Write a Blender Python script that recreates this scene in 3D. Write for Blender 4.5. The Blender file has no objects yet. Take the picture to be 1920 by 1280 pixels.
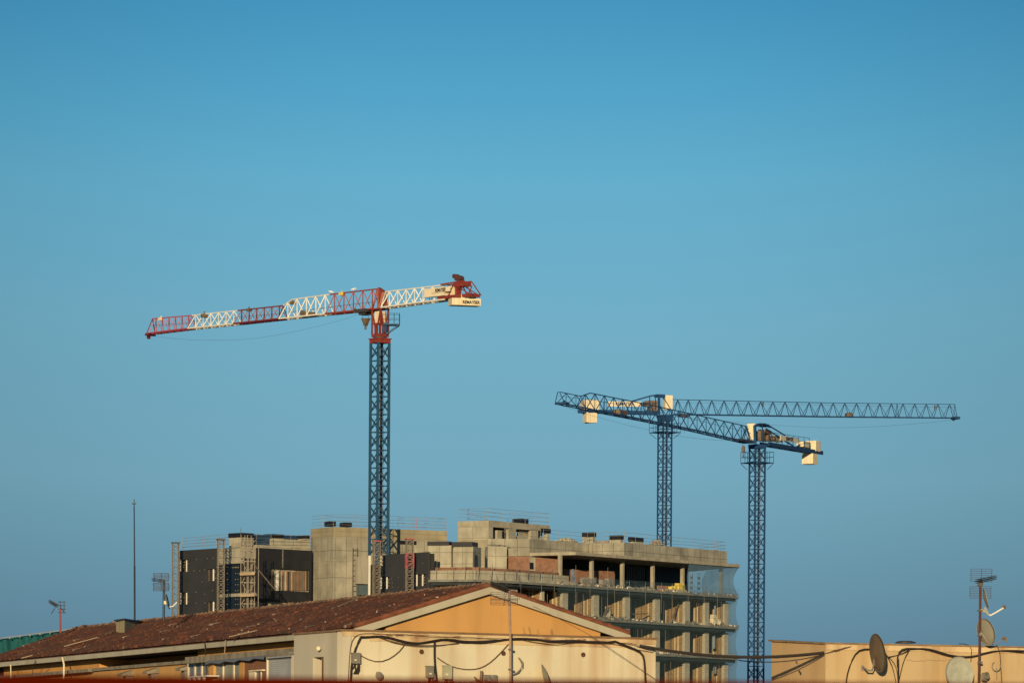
import bpy, math, random
from mathutils import Vector, Matrix
random.seed(7)
R = math.radians
scene = bpy.context.scene
COL = scene.collection

# ------------------------------------------------------------------ camera
CZ = 14.0            # eye height above the street
F = 9000.0           # focal length in photograph pixels (1920 wide)
PX, PY = 960.0, 1500.0
ROLL = 0.0067
cd = bpy.data.cameras.new('camera')
cam = bpy.data.objects.new('camera', cd); COL.objects.link(cam)
cam.location = (0, 0, CZ)
cd.sensor_width = 36.0; cd.lens = F / 1920 * 36.0
cd.shift_y = (PY - 640) / 1920
cam.rotation_euler = (Matrix.Rotation(math.pi / 2, 3, 'X') @ Matrix.Rotation(ROLL, 3, 'Z')).to_euler()
cd.clip_start = 0.5; cd.clip_end = 20000
cd.dof.use_dof = True; cd.dof.focus_distance = 480; cd.dof.aperture_fstop = 8.0
scene.camera = cam

# ------------------------------------------------------------------ light
SUN_ELEV, SUN_AZ = 8.5, 7.0      # azimuth: degrees left of straight behind the camera
to_sun = Vector((-math.sin(R(SUN_AZ)) * math.cos(R(SUN_ELEV)), -math.cos(R(SUN_AZ)) * math.cos(R(SUN_ELEV)), math.sin(R(SUN_ELEV))))
sd = bpy.data.lights.new('sun', 'SUN'); sd.energy = 4.6; sd.angle = R(0.5); sd.color = (1.0, 0.775, 0.46)
sun = bpy.data.objects.new('sun', sd); COL.objects.link(sun)
sun.rotation_euler = to_sun.to_track_quat('Z', 'Y').to_euler()

w = bpy.data.worlds.new('World'); scene.world = w; w.use_nodes = True
nt = w.node_tree; nt.nodes.clear()
out = nt.nodes.new('ShaderNodeOutputWorld'); bg = nt.nodes.new('ShaderNodeBackground')
sky = nt.nodes.new('ShaderNodeTexSky'); sky.sky_type = 'NISHITA'; sky.sun_disc = False
sky.sun_elevation = R(SUN_ELEV); sky.sun_rotation = math.atan2(to_sun.x, to_sun.y)
sky.air_density = 1.2; sky.dust_density = 1.0
sm = nt.nodes.new('ShaderNodeVectorMath'); sm.operation = 'SCALE'; sm.inputs['Scale'].default_value = 0.09
nt.links.new(sky.outputs[0], sm.inputs[0])
geo = nt.nodes.new('ShaderNodeTexCoord'); sp = nt.nodes.new('ShaderNodeSeparateXYZ')
nt.links.new(geo.outputs['Generated'], sp.inputs[0])
mr = nt.nodes.new('ShaderNodeMapRange'); mr.inputs['From Min'].default_value = 0.0; mr.inputs['From Max'].default_value = 0.2
nt.links.new(sp.outputs['Z'], mr.inputs['Value'])
ramp = nt.nodes.new('ShaderNodeValToRGB'); nt.links.new(mr.outputs[0], ramp.inputs[0])
def s2l(c): return tuple(((v / 255) / 12.92 if v / 255 <= .04045 else ((v / 255 + .055) / 1.055) ** 2.4) for v in c) + (1,)
# evening sky opposite the sun, by height above the horizon (z = 0 .. 0.2)
SKYR = [(0.08, (95, 128, 146)), (0.167, (101, 139, 160)), (0.222, (106, 149, 169)), (0.333, (116, 166, 186)), (0.5, (112, 172, 196)),
        (0.64, (99, 171, 201)), (0.72, (84, 162, 198)), (0.83, (67, 146, 188)), (1.0, (52, 126, 174))]
els = ramp.color_ramp.elements
els[0].position = SKYR[0][0]; els[0].color = s2l(SKYR[0][1])
els[1].position = SKYR[-1][0]; els[1].color = s2l(SKYR[-1][1])
for p_, c_ in SKYR[1:-1]:
    e = els.new(p_); e.color = s2l(c_)
mr2 = nt.nodes.new('ShaderNodeMapRange'); mr2.inputs['From Min'].default_value = 0.2; mr2.inputs['From Max'].default_value = 0.6
mr2.interpolation_type = 'SMOOTHSTEP'
nt.links.new(sp.outputs['Z'], mr2.inputs['Value'])
mx = nt.nodes.new('ShaderNodeMix'); mx.data_type = 'RGBA'
nt.links.new(mr2.outputs[0], mx.inputs['Factor']); nt.links.new(ramp.outputs[0], mx.inputs['A']); nt.links.new(sm.outputs[0], mx.inputs['B'])
# lens vignetting imitated in the sky colour: dimmer to either side of the view
ax = nt.nodes.new('ShaderNodeMath'); ax.operation = 'ABSOLUTE'; nt.links.new(sp.outputs['X'], ax.inputs[0])
am = nt.nodes.new('ShaderNodeMapRange'); am.interpolation_type = 'SMOOTHSTEP'
for k_, v_ in (('From Min', 0.02), ('From Max', 0.16), ('To Min', 1.03), ('To Max', 0.80)): am.inputs[k_].default_value = v_
nt.links.new(ax.outputs[0], am.inputs['Value'])
asc = nt.nodes.new('ShaderNodeVectorMath'); asc.operation = 'SCALE'; nt.links.new(mx.outputs['Result'], asc.inputs[0]); nt.links.new(am.outputs[0], asc.inputs['Scale'])
nt.links.new(asc.outputs[0], bg.inputs[0]); bg.inputs[1].default_value = 1.0
nt.links.new(bg.outputs[0], out.inputs[0])

vs = scene.view_settings
vs.view_transform = 'Standard'; vs.look = 'None'; vs.exposure = 0.0; vs.gamma = 1.0; vs.use_curve_mapping = False

# ------------------------------------------------------------------ projection helpers
def ray(px, py):
    dx, dy = px - PX, PY - py
    c, s = math.cos(ROLL), math.sin(ROLL)
    return (dx * c - dy * s) / F, (dy * c + dx * s) / F
def P(px, py, Y):
    x, z = ray(px, py); return Vector((x * Y, Y, CZ + z * Y))
def PZ(px, py, z):                     # point of a given height z above the eye
    x, zz = ray(px, py); Y = z / zz; return Vector((x * Y, Y, CZ + z))
class Plane:                           # a vertical plane, u runs from a to b, offset is towards the street (camera)
    def __init__(s, a, b):
        s.a = Vector((a[0], a[1])); d = Vector((b[0] - a[0], b[1] - a[1])); s.len = d.length; s.d = d.normalized()
        s.n = Vector((s.d.y, -s.d.x))
        if s.n.dot(s.a) > 0: s.n = -s.n
    def hit(s, px, py, off=0.0):
        x, z = ray(px, py); q = s.a + s.n * off
        Y = q.dot(s.n) / (x * s.n.x + s.n.y)
        p = Vector((x * Y, Y)); return (p - s.a).dot(s.d), CZ + z * Y
    def pt(s, u, z, off=0.0):
        q = s.a + s.d * u + s.n * off; return Vector((q.x, q.y, z))
    def at(s, px, py, off=0.0):
        u, z = s.hit(px, py, off); return s.pt(u, z, off)

# ------------------------------------------------------------------ mesh builder
class MB:
    def __init__(s): s.v = []; s.f = []
    def quad(s, *p):
        i = len(s.v); s.v += [Vector(q) for q in p]; s.f.append(tuple(range(i, i + len(p))))
    def hexa(s, b, t):                 # bottom and top loops
        i = len(s.v); n = len(b); s.v += [Vector(q) for q in b] + [Vector(q) for q in t]
        s.f.append(tuple(i + k for k in reversed(range(n)))); s.f.append(tuple(i + n + k for k in range(n)))
        for k in range(n):
            k2 = (k + 1) % n; s.f.append((i + k, i + k2, i + n + k2, i + n + k))
    def box(s, c, sx, sy, sz, rz=0.0):
        c = Vector(c); M = Matrix.Rotation(rz, 3, 'Z')
        q = [M @ Vector((x * sx / 2, y * sy / 2, 0)) for x, y in ((-1, -1), (1, -1), (1, 1), (-1, 1))]
        s.hexa([c + a - Vector((0, 0, sz / 2)) for a in q], [c + a + Vector((0, 0, sz / 2)) for a in q])
    def wbox(s, pl, u0, u1, z0, z1, o0, o1):
        if u0 > u1: u0, u1 = u1, u0
        s.hexa([pl.pt(u0, z0, o0), pl.pt(u1, z0, o0), pl.pt(u1, z0, o1), pl.pt(u0, z0, o1)],
               [pl.pt(u0, z1, o0), pl.pt(u1, z1, o0), pl.pt(u1, z1, o1), pl.pt(u0, z1, o1)])
    def pbox(s, pl, x0, x1, yt, yb, o_front, o_back):   # box on a plane from photograph pixels, measured at its front
        xm, ym = (x0 + x1) / 2, (yt + yb) / 2
        u0, _ = pl.hit(x0, ym, o_front); u1, _ = pl.hit(x1, ym, o_front)
        _, z1 = pl.hit(xm, yt, o_front); _, z0 = pl.hit(xm, yb, o_front)
        s.wbox(pl, u0, u1, z0, z1, o_back, o_front)
    def bar(s, a, b, w, h=None, up=(0, 0, 1)):
        a = Vector(a); b = Vector(b); h = h or w; d = (b - a)
        if d.length < 1e-6: return
        d.normalize(); up = Vector(up)
        if abs(d.dot(up)) > .98: up = Vector((1, 0, 0))
        x = d.cross(up).normalized() * w / 2; y = x.cross(d).normalized() * h / 2
        s.hexa([a - x - y, a + x - y, a + x + y, a - x + y], [b - x - y, b + x - y, b + x + y, b - x + y])
    def tube(s, pts, r, n=6, r1=None):
        pts = [Vector(p) for p in pts]; base = len(s.v); m = len(pts)
        for k, p in enumerate(pts):
            d = (pts[min(k + 1, m - 1)] - pts[max(k - 1, 0)]).normalized()
            up = Vector((0, 0, 1)) if abs(d.z) < .9 else Vector((1, 0, 0))
            x = d.cross(up).normalized(); y = x.cross(d).normalized()
            rr = r if r1 is None else r + (r1 - r) * k / (m - 1)
            for j in range(n):
                a = 2 * math.pi * j / n; s.v.append(p + (x * math.cos(a) + y * math.sin(a)) * rr)
        for k in range(m - 1):
            for j in range(n):
                j2 = (j + 1) % n; s.f.append((base + k * n + j, base + k * n + j2, base + (k + 1) * n + j2, base + (k + 1) * n + j))
        s.f.append(tuple(base + j for j in reversed(range(n)))); s.f.append(tuple(base + (m - 1) * n + j for j in range(n)))
    def prism(s, poly, vec):
        vec = Vector(vec); s.hexa([Vector(p) for p in poly], [Vector(p) + vec for p in poly])
    def lathe(s, prof, o, ax, n=20):   # prof: (radius, distance along the axis)
        o = Vector(o); ax = Vector(ax).normalized(); up = Vector((0, 0, 1)) if abs(ax.z) < .9 else Vector((1, 0, 0))
        x = ax.cross(up).normalized(); y = x.cross(ax); base = len(s.v)
        for r, t in prof:
            for j in range(n):
                a = 2 * math.pi * j / n; s.v.append(o + ax * t + (x * math.cos(a) + y * math.sin(a)) * r)
        for k in range(len(prof) - 1):
            for j in range(n):
                j2 = (j + 1) % n; s.f.append((base + k * n + j, base + k * n + j2, base + (k + 1) * n + j2, base + (k + 1) * n + j))
    def grid(s, fn, nu, nv):
        b = len(s.v)
        for i in range(nu + 1):
            for j in range(nv + 1): s.v.append(Vector(fn(i / nu, j / nv)))
        for i in range(nu):
            for j in range(nv):
                a = b + i * (nv + 1) + j; s.f.append((a, a + nv + 1, a + nv + 2, a + 1))
    def build(s, name, m, parent=None, smooth=False):
        org = ORG.get(parent.name, Vector((0, 0, 0))) if parent else Vector((0, 0, 0))
        me = bpy.data.meshes.new(name)
        me.from_pydata([tuple(v - org) for v in s.v], [], s.f)
        uvl = me.uv_layers.new(name='UVMap'); vv = s.v
        data = uvl.data; li = 0
        for f in s.f:
            n = Vector((0, 0, 0)); L = len(f)
            for k in range(L):
                a = vv[f[k]]; b = vv[f[(k + 1) % L]]
                n += Vector(((a.y - b.y) * (a.z + b.z), (a.z - b.z) * (a.x + b.x), (a.x - b.x) * (a.y + b.y)))
            if n.length > 0: n.normalize()
            if abs(n.z) > .75: t = Vector((1, 0, 0)); q = Vector((0, 1, 0))
            else:
                t = Vector((-n.y, n.x, 0)).normalized(); q = Vector((0, 0, 1))
                if t.x < 0: t = -t
            for k in f:
                data[li].uv = (vv[k].dot(t), vv[k].dot(q)); li += 1
        me.materials.append(m)
        if smooth:
            for p in me.polygons: p.use_smooth = True
        o = bpy.data.objects.new(name, me); COL.objects.link(o)
        if parent: o.parent = parent; ORG[o.name] = org
        return o
ORG = {}
def tag(o, label=None, cat=None, group=None, kind=None):
    if label: o['label'] = label
    if cat: o['category'] = cat
    if group: o['group'] = group
    if kind: o['kind'] = kind
    return o
def thing(name, label, cat, loc, group=None):
    o = bpy.data.objects.new(name, None); COL.objects.link(o); o.location = loc; o.empty_display_size = .3
    ORG[o.name] = Vector(loc); return tag(o, label, cat, group)

# ------------------------------------------------------------------ materials
def newmat(name):
    m = bpy.data.materials.new(name); m.use_nodes = True; n = m.node_tree; n.nodes.clear()
    o = n.nodes.new('ShaderNodeOutputMaterial'); b = n.nodes.new('ShaderNodeBsdfPrincipled'); n.links.new(b.outputs[0], o.inputs[0])
    return m, n, b
def N(n, t, **k):
    x = n.nodes.new(t)
    for a, v in k.items():
        if a in x.inputs: x.inputs[a].default_value = v
        else: setattr(x, a, v)
    return x
def noise(n, vec, scale, detail=3, mapping=None):
    if mapping:
        mp = N(n, 'ShaderNodeMapping'); mp.inputs['Scale'].default_value = mapping; n.links.new(vec, mp.inputs[0]); vec = mp.outputs[0]
    t = N(n, 'ShaderNodeTexNoise', Scale=scale, Detail=detail); n.links.new(vec, t.inputs['Vector']); return t.outputs['Fac']
def rampn(n, fac, stops):
    r = N(n, 'ShaderNodeValToRGB'); n.links.new(fac, r.inputs[0]); e = r.color_ramp.elements
    e[0].position, e[0].color = stops[0][0], tuple(stops[0][1]) + (1,); e[1].position, e[1].color = stops[-1][0], tuple(stops[-1][1]) + (1,)
    for p, c in stops[1:-1]: q = e.new(p); q.color = tuple(c) + (1,)
    return r.outputs[0]
def mixn(n, fac, a, b, mode='MIX'):
    x = N(n, 'ShaderNodeMix'); x.data_type = 'RGBA'; x.blend_type = mode
    for s_, v in (('Factor', fac), ('A', a), ('B', b)):
        if isinstance(v, bpy.types.NodeSocket): n.links.new(v, x.inputs[s_])
        else: x.inputs[s_].default_value = v if s_ == 'Factor' else tuple(v)[:3] + (1,)
    return x.outputs['Result']
def tc(n, which='Object'): return N(n, 'ShaderNodeTexCoord').outputs[which]
def sc(c, k): return tuple(v * k for v in c)
def bump(n, b, fac, st=.3, dist=.02):
    x = N(n, 'ShaderNodeBump', Strength=st, Distance=dist); n.links.new(fac, x.inputs['Height']); n.links.new(x.outputs[0], b.inputs['Normal'])
MATS = {}
def mat(name, col, rough=.75, var=.2, scale=1.2, streak=0.0, metal=0.0, dirt=None):
    if name in MATS: return MATS[name]
    m, n, b = newmat(name); v = tc(n)
    f = noise(n, v, scale, 5)
    c = rampn(n, f, [(.3, sc(col, 1 - var)), (.7, sc(col, 1 + var * .6))])
    if streak:
        g = noise(n, v, 3.0, 4, (1, 1, .08)); g2 = rampn(n, g, [(.42, (0, 0, 0)), (.72, (1, 1, 1))])
        gm = N(n, 'ShaderNodeMath', operation='MULTIPLY'); n.links.new(g2, gm.inputs[0]); gm.inputs[1].default_value = streak
        c = mixn(n, gm.outputs[0], c, dirt or sc(col, .45))
    n.links.new(c, b.inputs['Base Color']); b.inputs['Roughness'].default_value = rough; b.inputs['Metallic'].default_value = metal
    if rough > .5: bump(n, b, noise(n, v, scale * 12, 3), .25, .01)
    MATS[name] = m; return m
def mat_concrete(name, col, pw=1.35, ph=2.9, joint=.75, patch=.25):
    m, n, b = newmat(name); v = tc(n); uv = tc(n, 'UV')
    f = noise(n, v, .55, 6); c = rampn(n, f, [(.3, sc(col, 1 - patch)), (.7, sc(col, 1 + patch * .5))])
    g = noise(n, v, 1.6, 5, (1, 1, .12)); c = mixn(n, rampn(n, g, [(.45, (0, 0, 0)), (.75, (.55, .55, .55))]), c, sc(col, .55))
    s = noise(n, v, 5.0, 4, (1, 1, 1)); c = mixn(n, rampn(n, s, [(.56, (0, 0, 0)), (.72, (.5, .5, .5))]), c, sc(col, .6))
    k = N(n, 'ShaderNodeTexBrick', offset=0.0, Scale=1.0); n.links.new(uv, k.inputs['Vector'])
    k.inputs['Brick Width'].default_value = pw; k.inputs['Row Height'].default_value = ph; k.inputs['Mortar Size'].default_value = .035
    k.inputs['Mortar Smooth'].default_value = .2
    k.inputs['Color1'].default_value = (1, 1, 1, 1); k.inputs['Color2'].default_value = (.88, .88, .88, 1); k.inputs['Mortar'].default_value = (joint, joint, joint, 1)
    c = mixn(n, 1.0, c, k.outputs['Color'], 'MULTIPLY')
    n.links.new(c, b.inputs['Base Color']); b.inputs['Roughness'].default_value = .9; bump(n, b, s, .3, .02)
    MATS[name] = m; return m
def mat_brick(name, c1, c2, mo, bw=.25, bh=.075, ms=.012):
    m, n, b = newmat(name); uv = tc(n, 'UV'); v = tc(n)
    k = N(n, 'ShaderNodeTexBrick', Scale=1.0); n.links.new(uv, k.inputs['Vector'])
    k.inputs['Brick Width'].default_value = bw; k.inputs['Row Height'].default_value = bh; k.inputs['Mortar Size'].default_value = ms
    k.inputs['Color1'].default_value = c1 + (1,); k.inputs['Color2'].default_value = c2 + (1,); k.inputs['Mortar'].default_value = mo + (1,)
    f = noise(n, v, 2.5, 5); c = mixn(n, rampn(n, f, [(.4, (0, 0, 0)), (.7, (.5, .5, .5))]), k.outputs['Color'], sc(c1, .55))
    n.links.new(c, b.inputs['Base Color']); b.inputs['Roughness'].default_value = .9
    MATS[name] = m; return m
def mat_tile(name):
    m, n, b = newmat(name); uv = tc(n, 'UV'); v = tc(n)
    at = N(n, 'ShaderNodeAttribute', attribute_name='tile'); 
    base = rampn(n, at.outputs['Fac'], [(0, (.038, .015, .011)), (.3, (.07, .022, .013)), (.6, (.10, .031, .016)), (.85, (.14, .043, .019)), (.95, (.25, .08, .03)), (.985, (.14, .08, .05)), (1, (.40, .33, .25))])
    f = noise(n, v, .8, 5); c = mixn(n, rampn(n, f, [(.42, (0, 0, 0)), (.68, (.75, .75, .75))]), base, (.075, .035, .025))
    s = noise(n, v, 7, 3); c = mixn(n, rampn(n, s, [(.66, (0, 0, 0)), (.72, (.5, .5, .5))]), c, (.28, .22, .15))
    n.links.new(c, b.inputs['Base Color']); b.inputs['Roughness'].default_value = .95
    MATS[name] = m; return m
def mat_plaster(name, col, stain, amt=.6, crack=True):
    m, n, b = newmat(name); v = tc(n)
    f = noise(n, v, .5, 5); c = rampn(n, f, [(.3, sc(col, .9)), (.7, sc(col, 1.06))])
    g = noise(n, v, 1.6, 5, (1, 1, .07)); gm = rampn(n, g, [(.47, (0, 0, 0)), (.72, (amt,) * 3)])
    c = mixn(n, gm, c, stain)
    g2 = noise(n, v, .35, 5, (1, 1, .5)); c = mixn(n, rampn(n, g2, [(.52, (0, 0, 0)), (.75, (amt * .5,) * 3)]), c, sc(stain, .8))
    if crack:
        s = noise(n, v, 9, 5); c = mixn(n, rampn(n, s, [(.64, (0, 0, 0)), (.75, (.35,) * 3)]), c, sc(col, .5))
    n.links.new(c, b.inputs['Base Color']); b.inputs['Roughness'].default_value = .92; bump(n, b, noise(n, v, 14, 4), .3, .01)
    MATS[name] = m; return m
def mat_net(name, col, alpha, lines=.1):
    m = bpy.data.materials.new(name); m.use_nodes = True; n = m.node_tree; n.nodes.clear()
    o = N(n, 'ShaderNodeOutputMaterial'); t = N(n, 'ShaderNodeBsdfTransparent'); d = N(n, 'ShaderNodeBsdfDiffuse'); tr = N(n, 'ShaderNodeBsdfTranslucent')
    d.inputs[0].default_value = col + (1,); tr.inputs[0].default_value = col + (1,)
    ad = N(n, 'ShaderNodeMixShader'); ad.inputs[0].default_value = .35; n.links.new(d.outputs[0], ad.inputs[1]); n.links.new(tr.outputs[0], ad.inputs[2])
    uv = tc(n, 'UV'); f = noise(n, tc(n), .9, 4)
    k = N(n, 'ShaderNodeTexBrick', offset=0.0, Scale=1.0); n.links.new(uv, k.inputs['Vector'])
    k.inputs['Brick Width'].default_value = .24; k.inputs['Row Height'].default_value = .24; k.inputs['Mortar Size'].default_value = .03
    k.inputs['Mortar Smooth'].default_value = .6
    a1 = N(n, 'ShaderNodeMath', operation='MULTIPLY_ADD'); n.links.new(k.outputs['Fac'], a1.inputs[0]); a1.inputs[1].default_value = lines; a1.inputs[2].default_value = alpha - .06
    a2 = N(n, 'ShaderNodeMath', operation='MULTIPLY_ADD'); n.links.new(f, a2.inputs[0]); a2.inputs[1].default_value = .12; n.links.new(a1.outputs[0], a2.inputs[2])
    ms = N(n, 'ShaderNodeMixShader'); n.links.new(a2.outputs[0], ms.inputs[0]); n.links.new(t.outputs[0], ms.inputs[1]); n.links.new(ad.outputs[0], ms.inputs[2])
    n.links.new(ms.outputs[0], o.inputs[0]); MATS[name] = m; return m

CONC = mat_concrete('formed_concrete', (.365, .34, .26), joint=.45, patch=.4)
CONC_L = mat_concrete('light_concrete', (.42, .39, .295), 2.4, 1.2, .55, .3)
CONC_P = mat('plain_concrete', (.36, .325, .24), .9, .25, .8, .4)
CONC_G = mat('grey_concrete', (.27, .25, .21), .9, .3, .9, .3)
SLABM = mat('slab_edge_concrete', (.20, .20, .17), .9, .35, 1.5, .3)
PIER = mat_brick('pier_block', (.50, .46, .35), (.44, .40, .30), (.33, .30, .22), .6, .22, .02)
ORANGE = mat_brick('partition_block', (.33, .22, .10), (.27, .175, .075), (.18, .12, .05), .7, .25, .02)
STRIP = mat('pale_pilaster', (.60, .48, .28), .85, .15)
BRICK = mat_brick('red_brick', (.19, .068, .035), (.28, .11, .055), (.24, .18, .13), .28, .11, .018)
CLAD = mat('charcoal_cladding', (.026, .028, .032), .8, .25, .5)
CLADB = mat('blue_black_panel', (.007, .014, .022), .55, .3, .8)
BLACK = mat('black_sheet', (.008, .008, .012), .5, .3, 2)
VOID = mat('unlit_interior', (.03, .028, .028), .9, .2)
WHITE = mat('white_paint', (.82, .78, .66), .6, .08)
STEEL = mat('galvanised_steel', (.19, .175, .145), .6, .3, 3)
STEEL_D = mat('dark_steel', (.05, .045, .04), .6, .3, 3)
BLUEP = mat('blue_container_paint', (.010, .045, .11), .5, .2, 1)
RED = mat('red_crane_paint', (.25, .038, .022), .55, .25, 1.5, .25)
REDD = mat('dark_red_crane_paint', (.16, .018, .022), .55, .25, 1.5)
REDP = mat('pink_red_crane_paint', (.34, .05, .07), .55, .25, 1.5)
CRW = mat('white_crane_paint', (.70, .68, .60), .55, .15, 1.5, .25, 0, (.3, .16, .08))
CRB = mat('slate_blue_crane_paint', (.017, .075, .145), .7, .25, 1.5, .2)
CRN = mat('navy_blue_crane_paint', (.003, .046, .14), .8, .2, 1.5, .2)
CREAM = mat('cream_counterweight', (.76, .67, .46), .85, .12, 1.5, .35, 0, (.45, .3, .15))
SIGNW = mat('cream_sign_board', (.74, .64, .46), .7, .1)
INK = mat('black_lettering', (.02, .018, .02), .7, .1)
MACH = mat('rusty_machinery', (.16, .11, .07), .7, .4, 3)
ROPE = mat('wire_rope', (.05, .05, .05), .6, .1)
TILE = mat_tile('old_roof_tiles')
FASCIA = mat_plaster('weathered_fascia', (.43, .40, .30), (.28, .22, .14), .4)
OCHRE = mat_plaster('ochre_render', (.55, .30, .095), (.42, .22, .075), .55, False)
OCHRE_D = mat_plaster('deep_ochre_render', (.58, .29, .075), (.40, .18, .05), .4, False)
WALLC = mat_plaster('stained_cream_render', (.68, .61, .43), (.50, .34, .18), .85)
WALLG = mat_plaster('grey_cement_render', (.52, .47, .36), (.30, .24, .16), .3)
WALLR = mat_plaster('peach_render', (.53, .39, .21), (.38, .24, .11), .75)
CORN = mat_plaster('cream_cornice', (.66, .50, .28), (.30, .15, .07), .9)
REDWALL = mat('red_parapet_paint', (.075, .0065, .0008), 1.0, .15, 3); REDWALL.node_tree.nodes['Principled BSDF'].inputs['Specular IOR Level'].default_value = 0
TEAL = mat('teal_shade_net', (.001, .085, .09), .85, .25, 1.2, .3)
CABLE = mat('black_cable', (.02, .013, .01), .7, .2)
CABLEB = mat('thin_brown_cable', (.12, .07, .04), .7, .2)
ALU = mat('weathered_aluminium', (.10, .09, .09), .5, .2, 4)
POLE_R = mat('rusty_red_pole', (.09, .028, .022), .8, .3, 3)
POLE_S = mat('galvanised_pole', (.33, .22, .15), .6, .3, 3)
DISHD = mat('rusty_dark_dish', (.10, .095, .07), .7, .4, 1.5, .6, 0, (.18, .08, .025))
DISHW = mat('chalky_white_dish', (.37, .37, .29), .8, .2, 5, .2)
DISHG = mat('grey_dish', (.30, .28, .21), .6, .2, 2)
GREYBOX = mat('grey_box_plastic', (.20, .18, .14), .7, .15)
GLASS = mat('dark_window_glass', (.10, .11, .11), .15, .3, 1.5)
CURT = mat('pale_curtain', (.28, .27, .22), .9, .3, 2)
SHUT = mat('grey_roller_shutter', (.36, .36, .35), .7, .1)
YEL = mat('yellow_bag', (.75, .58, .10), .7, .3, 2)
PALE = mat('pale_sack', (.72, .64, .46), .8, .25, 3)
NET = mat_net('blue_green_debris_net', (.20, .33, .38), .13, .07)
NETC = mat_net('corner_debris_net', (.24, .40, .55), .48, .07)
GROUNDM = mat('street_ground', (.10, .09, .08), .95, .3, .05)
WOOD = mat('pale_plank', (.36, .27, .17), .9, .2)
PATCH = mat('fresh_mortar', (.55, .42, .30), .9, .2)

# ------------------------------------------------------------------ shared builders
def rail(name, label, pts, h=1.35, step=2.2, nr=3, m=STEEL, r=.021, group='guardrails on the unfinished roofs', dz=0.0, brace=False):
    """guardrail run on a roof edge: each post and each rail its own part"""
    pts = [Vector(p) + Vector((0, 0, dz)) for p in pts]
    t = thing(name, label, 'guardrail', pts[0], group)
    posts = []
    for a, b in zip(pts[:-1], pts[1:]):
        k = max(1, round((b - a).length / step))
        posts += [a.lerp(b, i / k) for i in range(k)]
    posts.append(pts[-1])
    for p in posts:
        q = MB(); jit = Vector((random.uniform(-.03, .03), random.uniform(-.03, .03), 0)); q.bar(p, p + Vector((0, 0, h + random.uniform(0, .12))) + jit, r * 1.5)
        q.build('post', m, t)
    for k in range(nr):
        q = MB(); z = h * (k + 1) / nr - .06
        pr = [p + Vector((0, 0, z + random.uniform(-.04, .04))) for p in posts]
        for a, b in zip(pr[:-1], pr[1:]): q.bar(a, b + (b - a) * .03, r * 1.3)
        q.build('rail', m, t)
    if brace:
        q = MB(); q.bar(posts[0] + Vector((0, 0, h)), posts[min(2, len(posts) - 1)], r * 1.5); q.build('brace', m, t)
    return t

def lattice(mb, mbd, c, s, z0, z1, bay, rot, chord=.14, diag=.07, xx=True, cut=None):
    """four-chord lattice: chords into mb, bracing into mbd; c in local coordinates"""
    q = [Matrix.Rotation(rot, 3, 'Z') @ Vector((x * s / 2, y * s / 2, 0)) + Vector(c) for x, y in ((-1, -1), (1, -1), (1, 1), (-1, 1))]
    for p in q: mb.bar(p + Vector((0, 0, z0)), p + Vector((0, 0, z1)), chord, chord, up=(math.cos(rot), math.sin(rot), 0))
    n = max(1, round((z1 - z0) / bay)); b = (z1 - z0) / n
    for i in range(n):
        za, zb = z0 + i * b, z0 + (i + 1) * b
        for k in range(4):
            p0, p1 = q[k], q[(k + 1) % 4]
            lo = Vector((0, 0, za + .12 * b)); hi = Vector((0, 0, zb - .12 * b))
            if xx or (i + k) % 2 == 0: mbd.bar(p0 + lo, p1 + hi, diag)
            if xx or (i + k) % 2 == 1: mbd.bar(p1 + lo, p0 + hi, diag)
            zz = Vector((0, 0, zb)); mbd.bar(p0 + zz, p1 + zz, diag)
    return q

def text_mesh(name, txt, size, m, parent, origin, xdir, zdir, width=None, depth=.02, bold=.02):
    """lettering as a mesh: origin = centre, xdir = writing direction, zdir = up (in parent's local frame)"""
    cu = bpy.data.curves.new(name, 'FONT'); cu.body = txt; cu.size = size; cu.extrude = depth; cu.offset = bold
    cu.align_x = 'CENTER'; cu.align_y = 'CENTER'
    to = bpy.data.objects.new('tmp', cu); COL.objects.link(to)
    dg = bpy.context.evaluated_depsgraph_get(); me = bpy.data.meshes.new_from_object(to.evaluated_get(dg))
    bpy.data.objects.remove(to, do_unlink=True)
    X = Vector(xdir).normalized(); Z = Vector(zdir).normalized(); Yn = Z.cross(X)
    xs = [v.co.x for v in me.vertices]; k = (width / (max(xs) - min(xs))) if width else 1
    for v in me.vertices:
        c = v.co.copy(); v.co = Vector(origin) + X * c.x * k + Z * c.y - Yn * c.z
    me.name = name; me.materials.clear(); me.materials.append(m)
    o = bpy.data.objects.new(name, me); COL.objects.link(o); o.parent = parent
    return o

# ------------------------------------------------------------------ ground
g = MB(); g.quad((-4000, -500, 0), (4000, -500, 0), (4000, 9000, 0), (-4000, 9000, 0))
tag(g.build('ground', GROUNDM), kind='structure')

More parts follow.
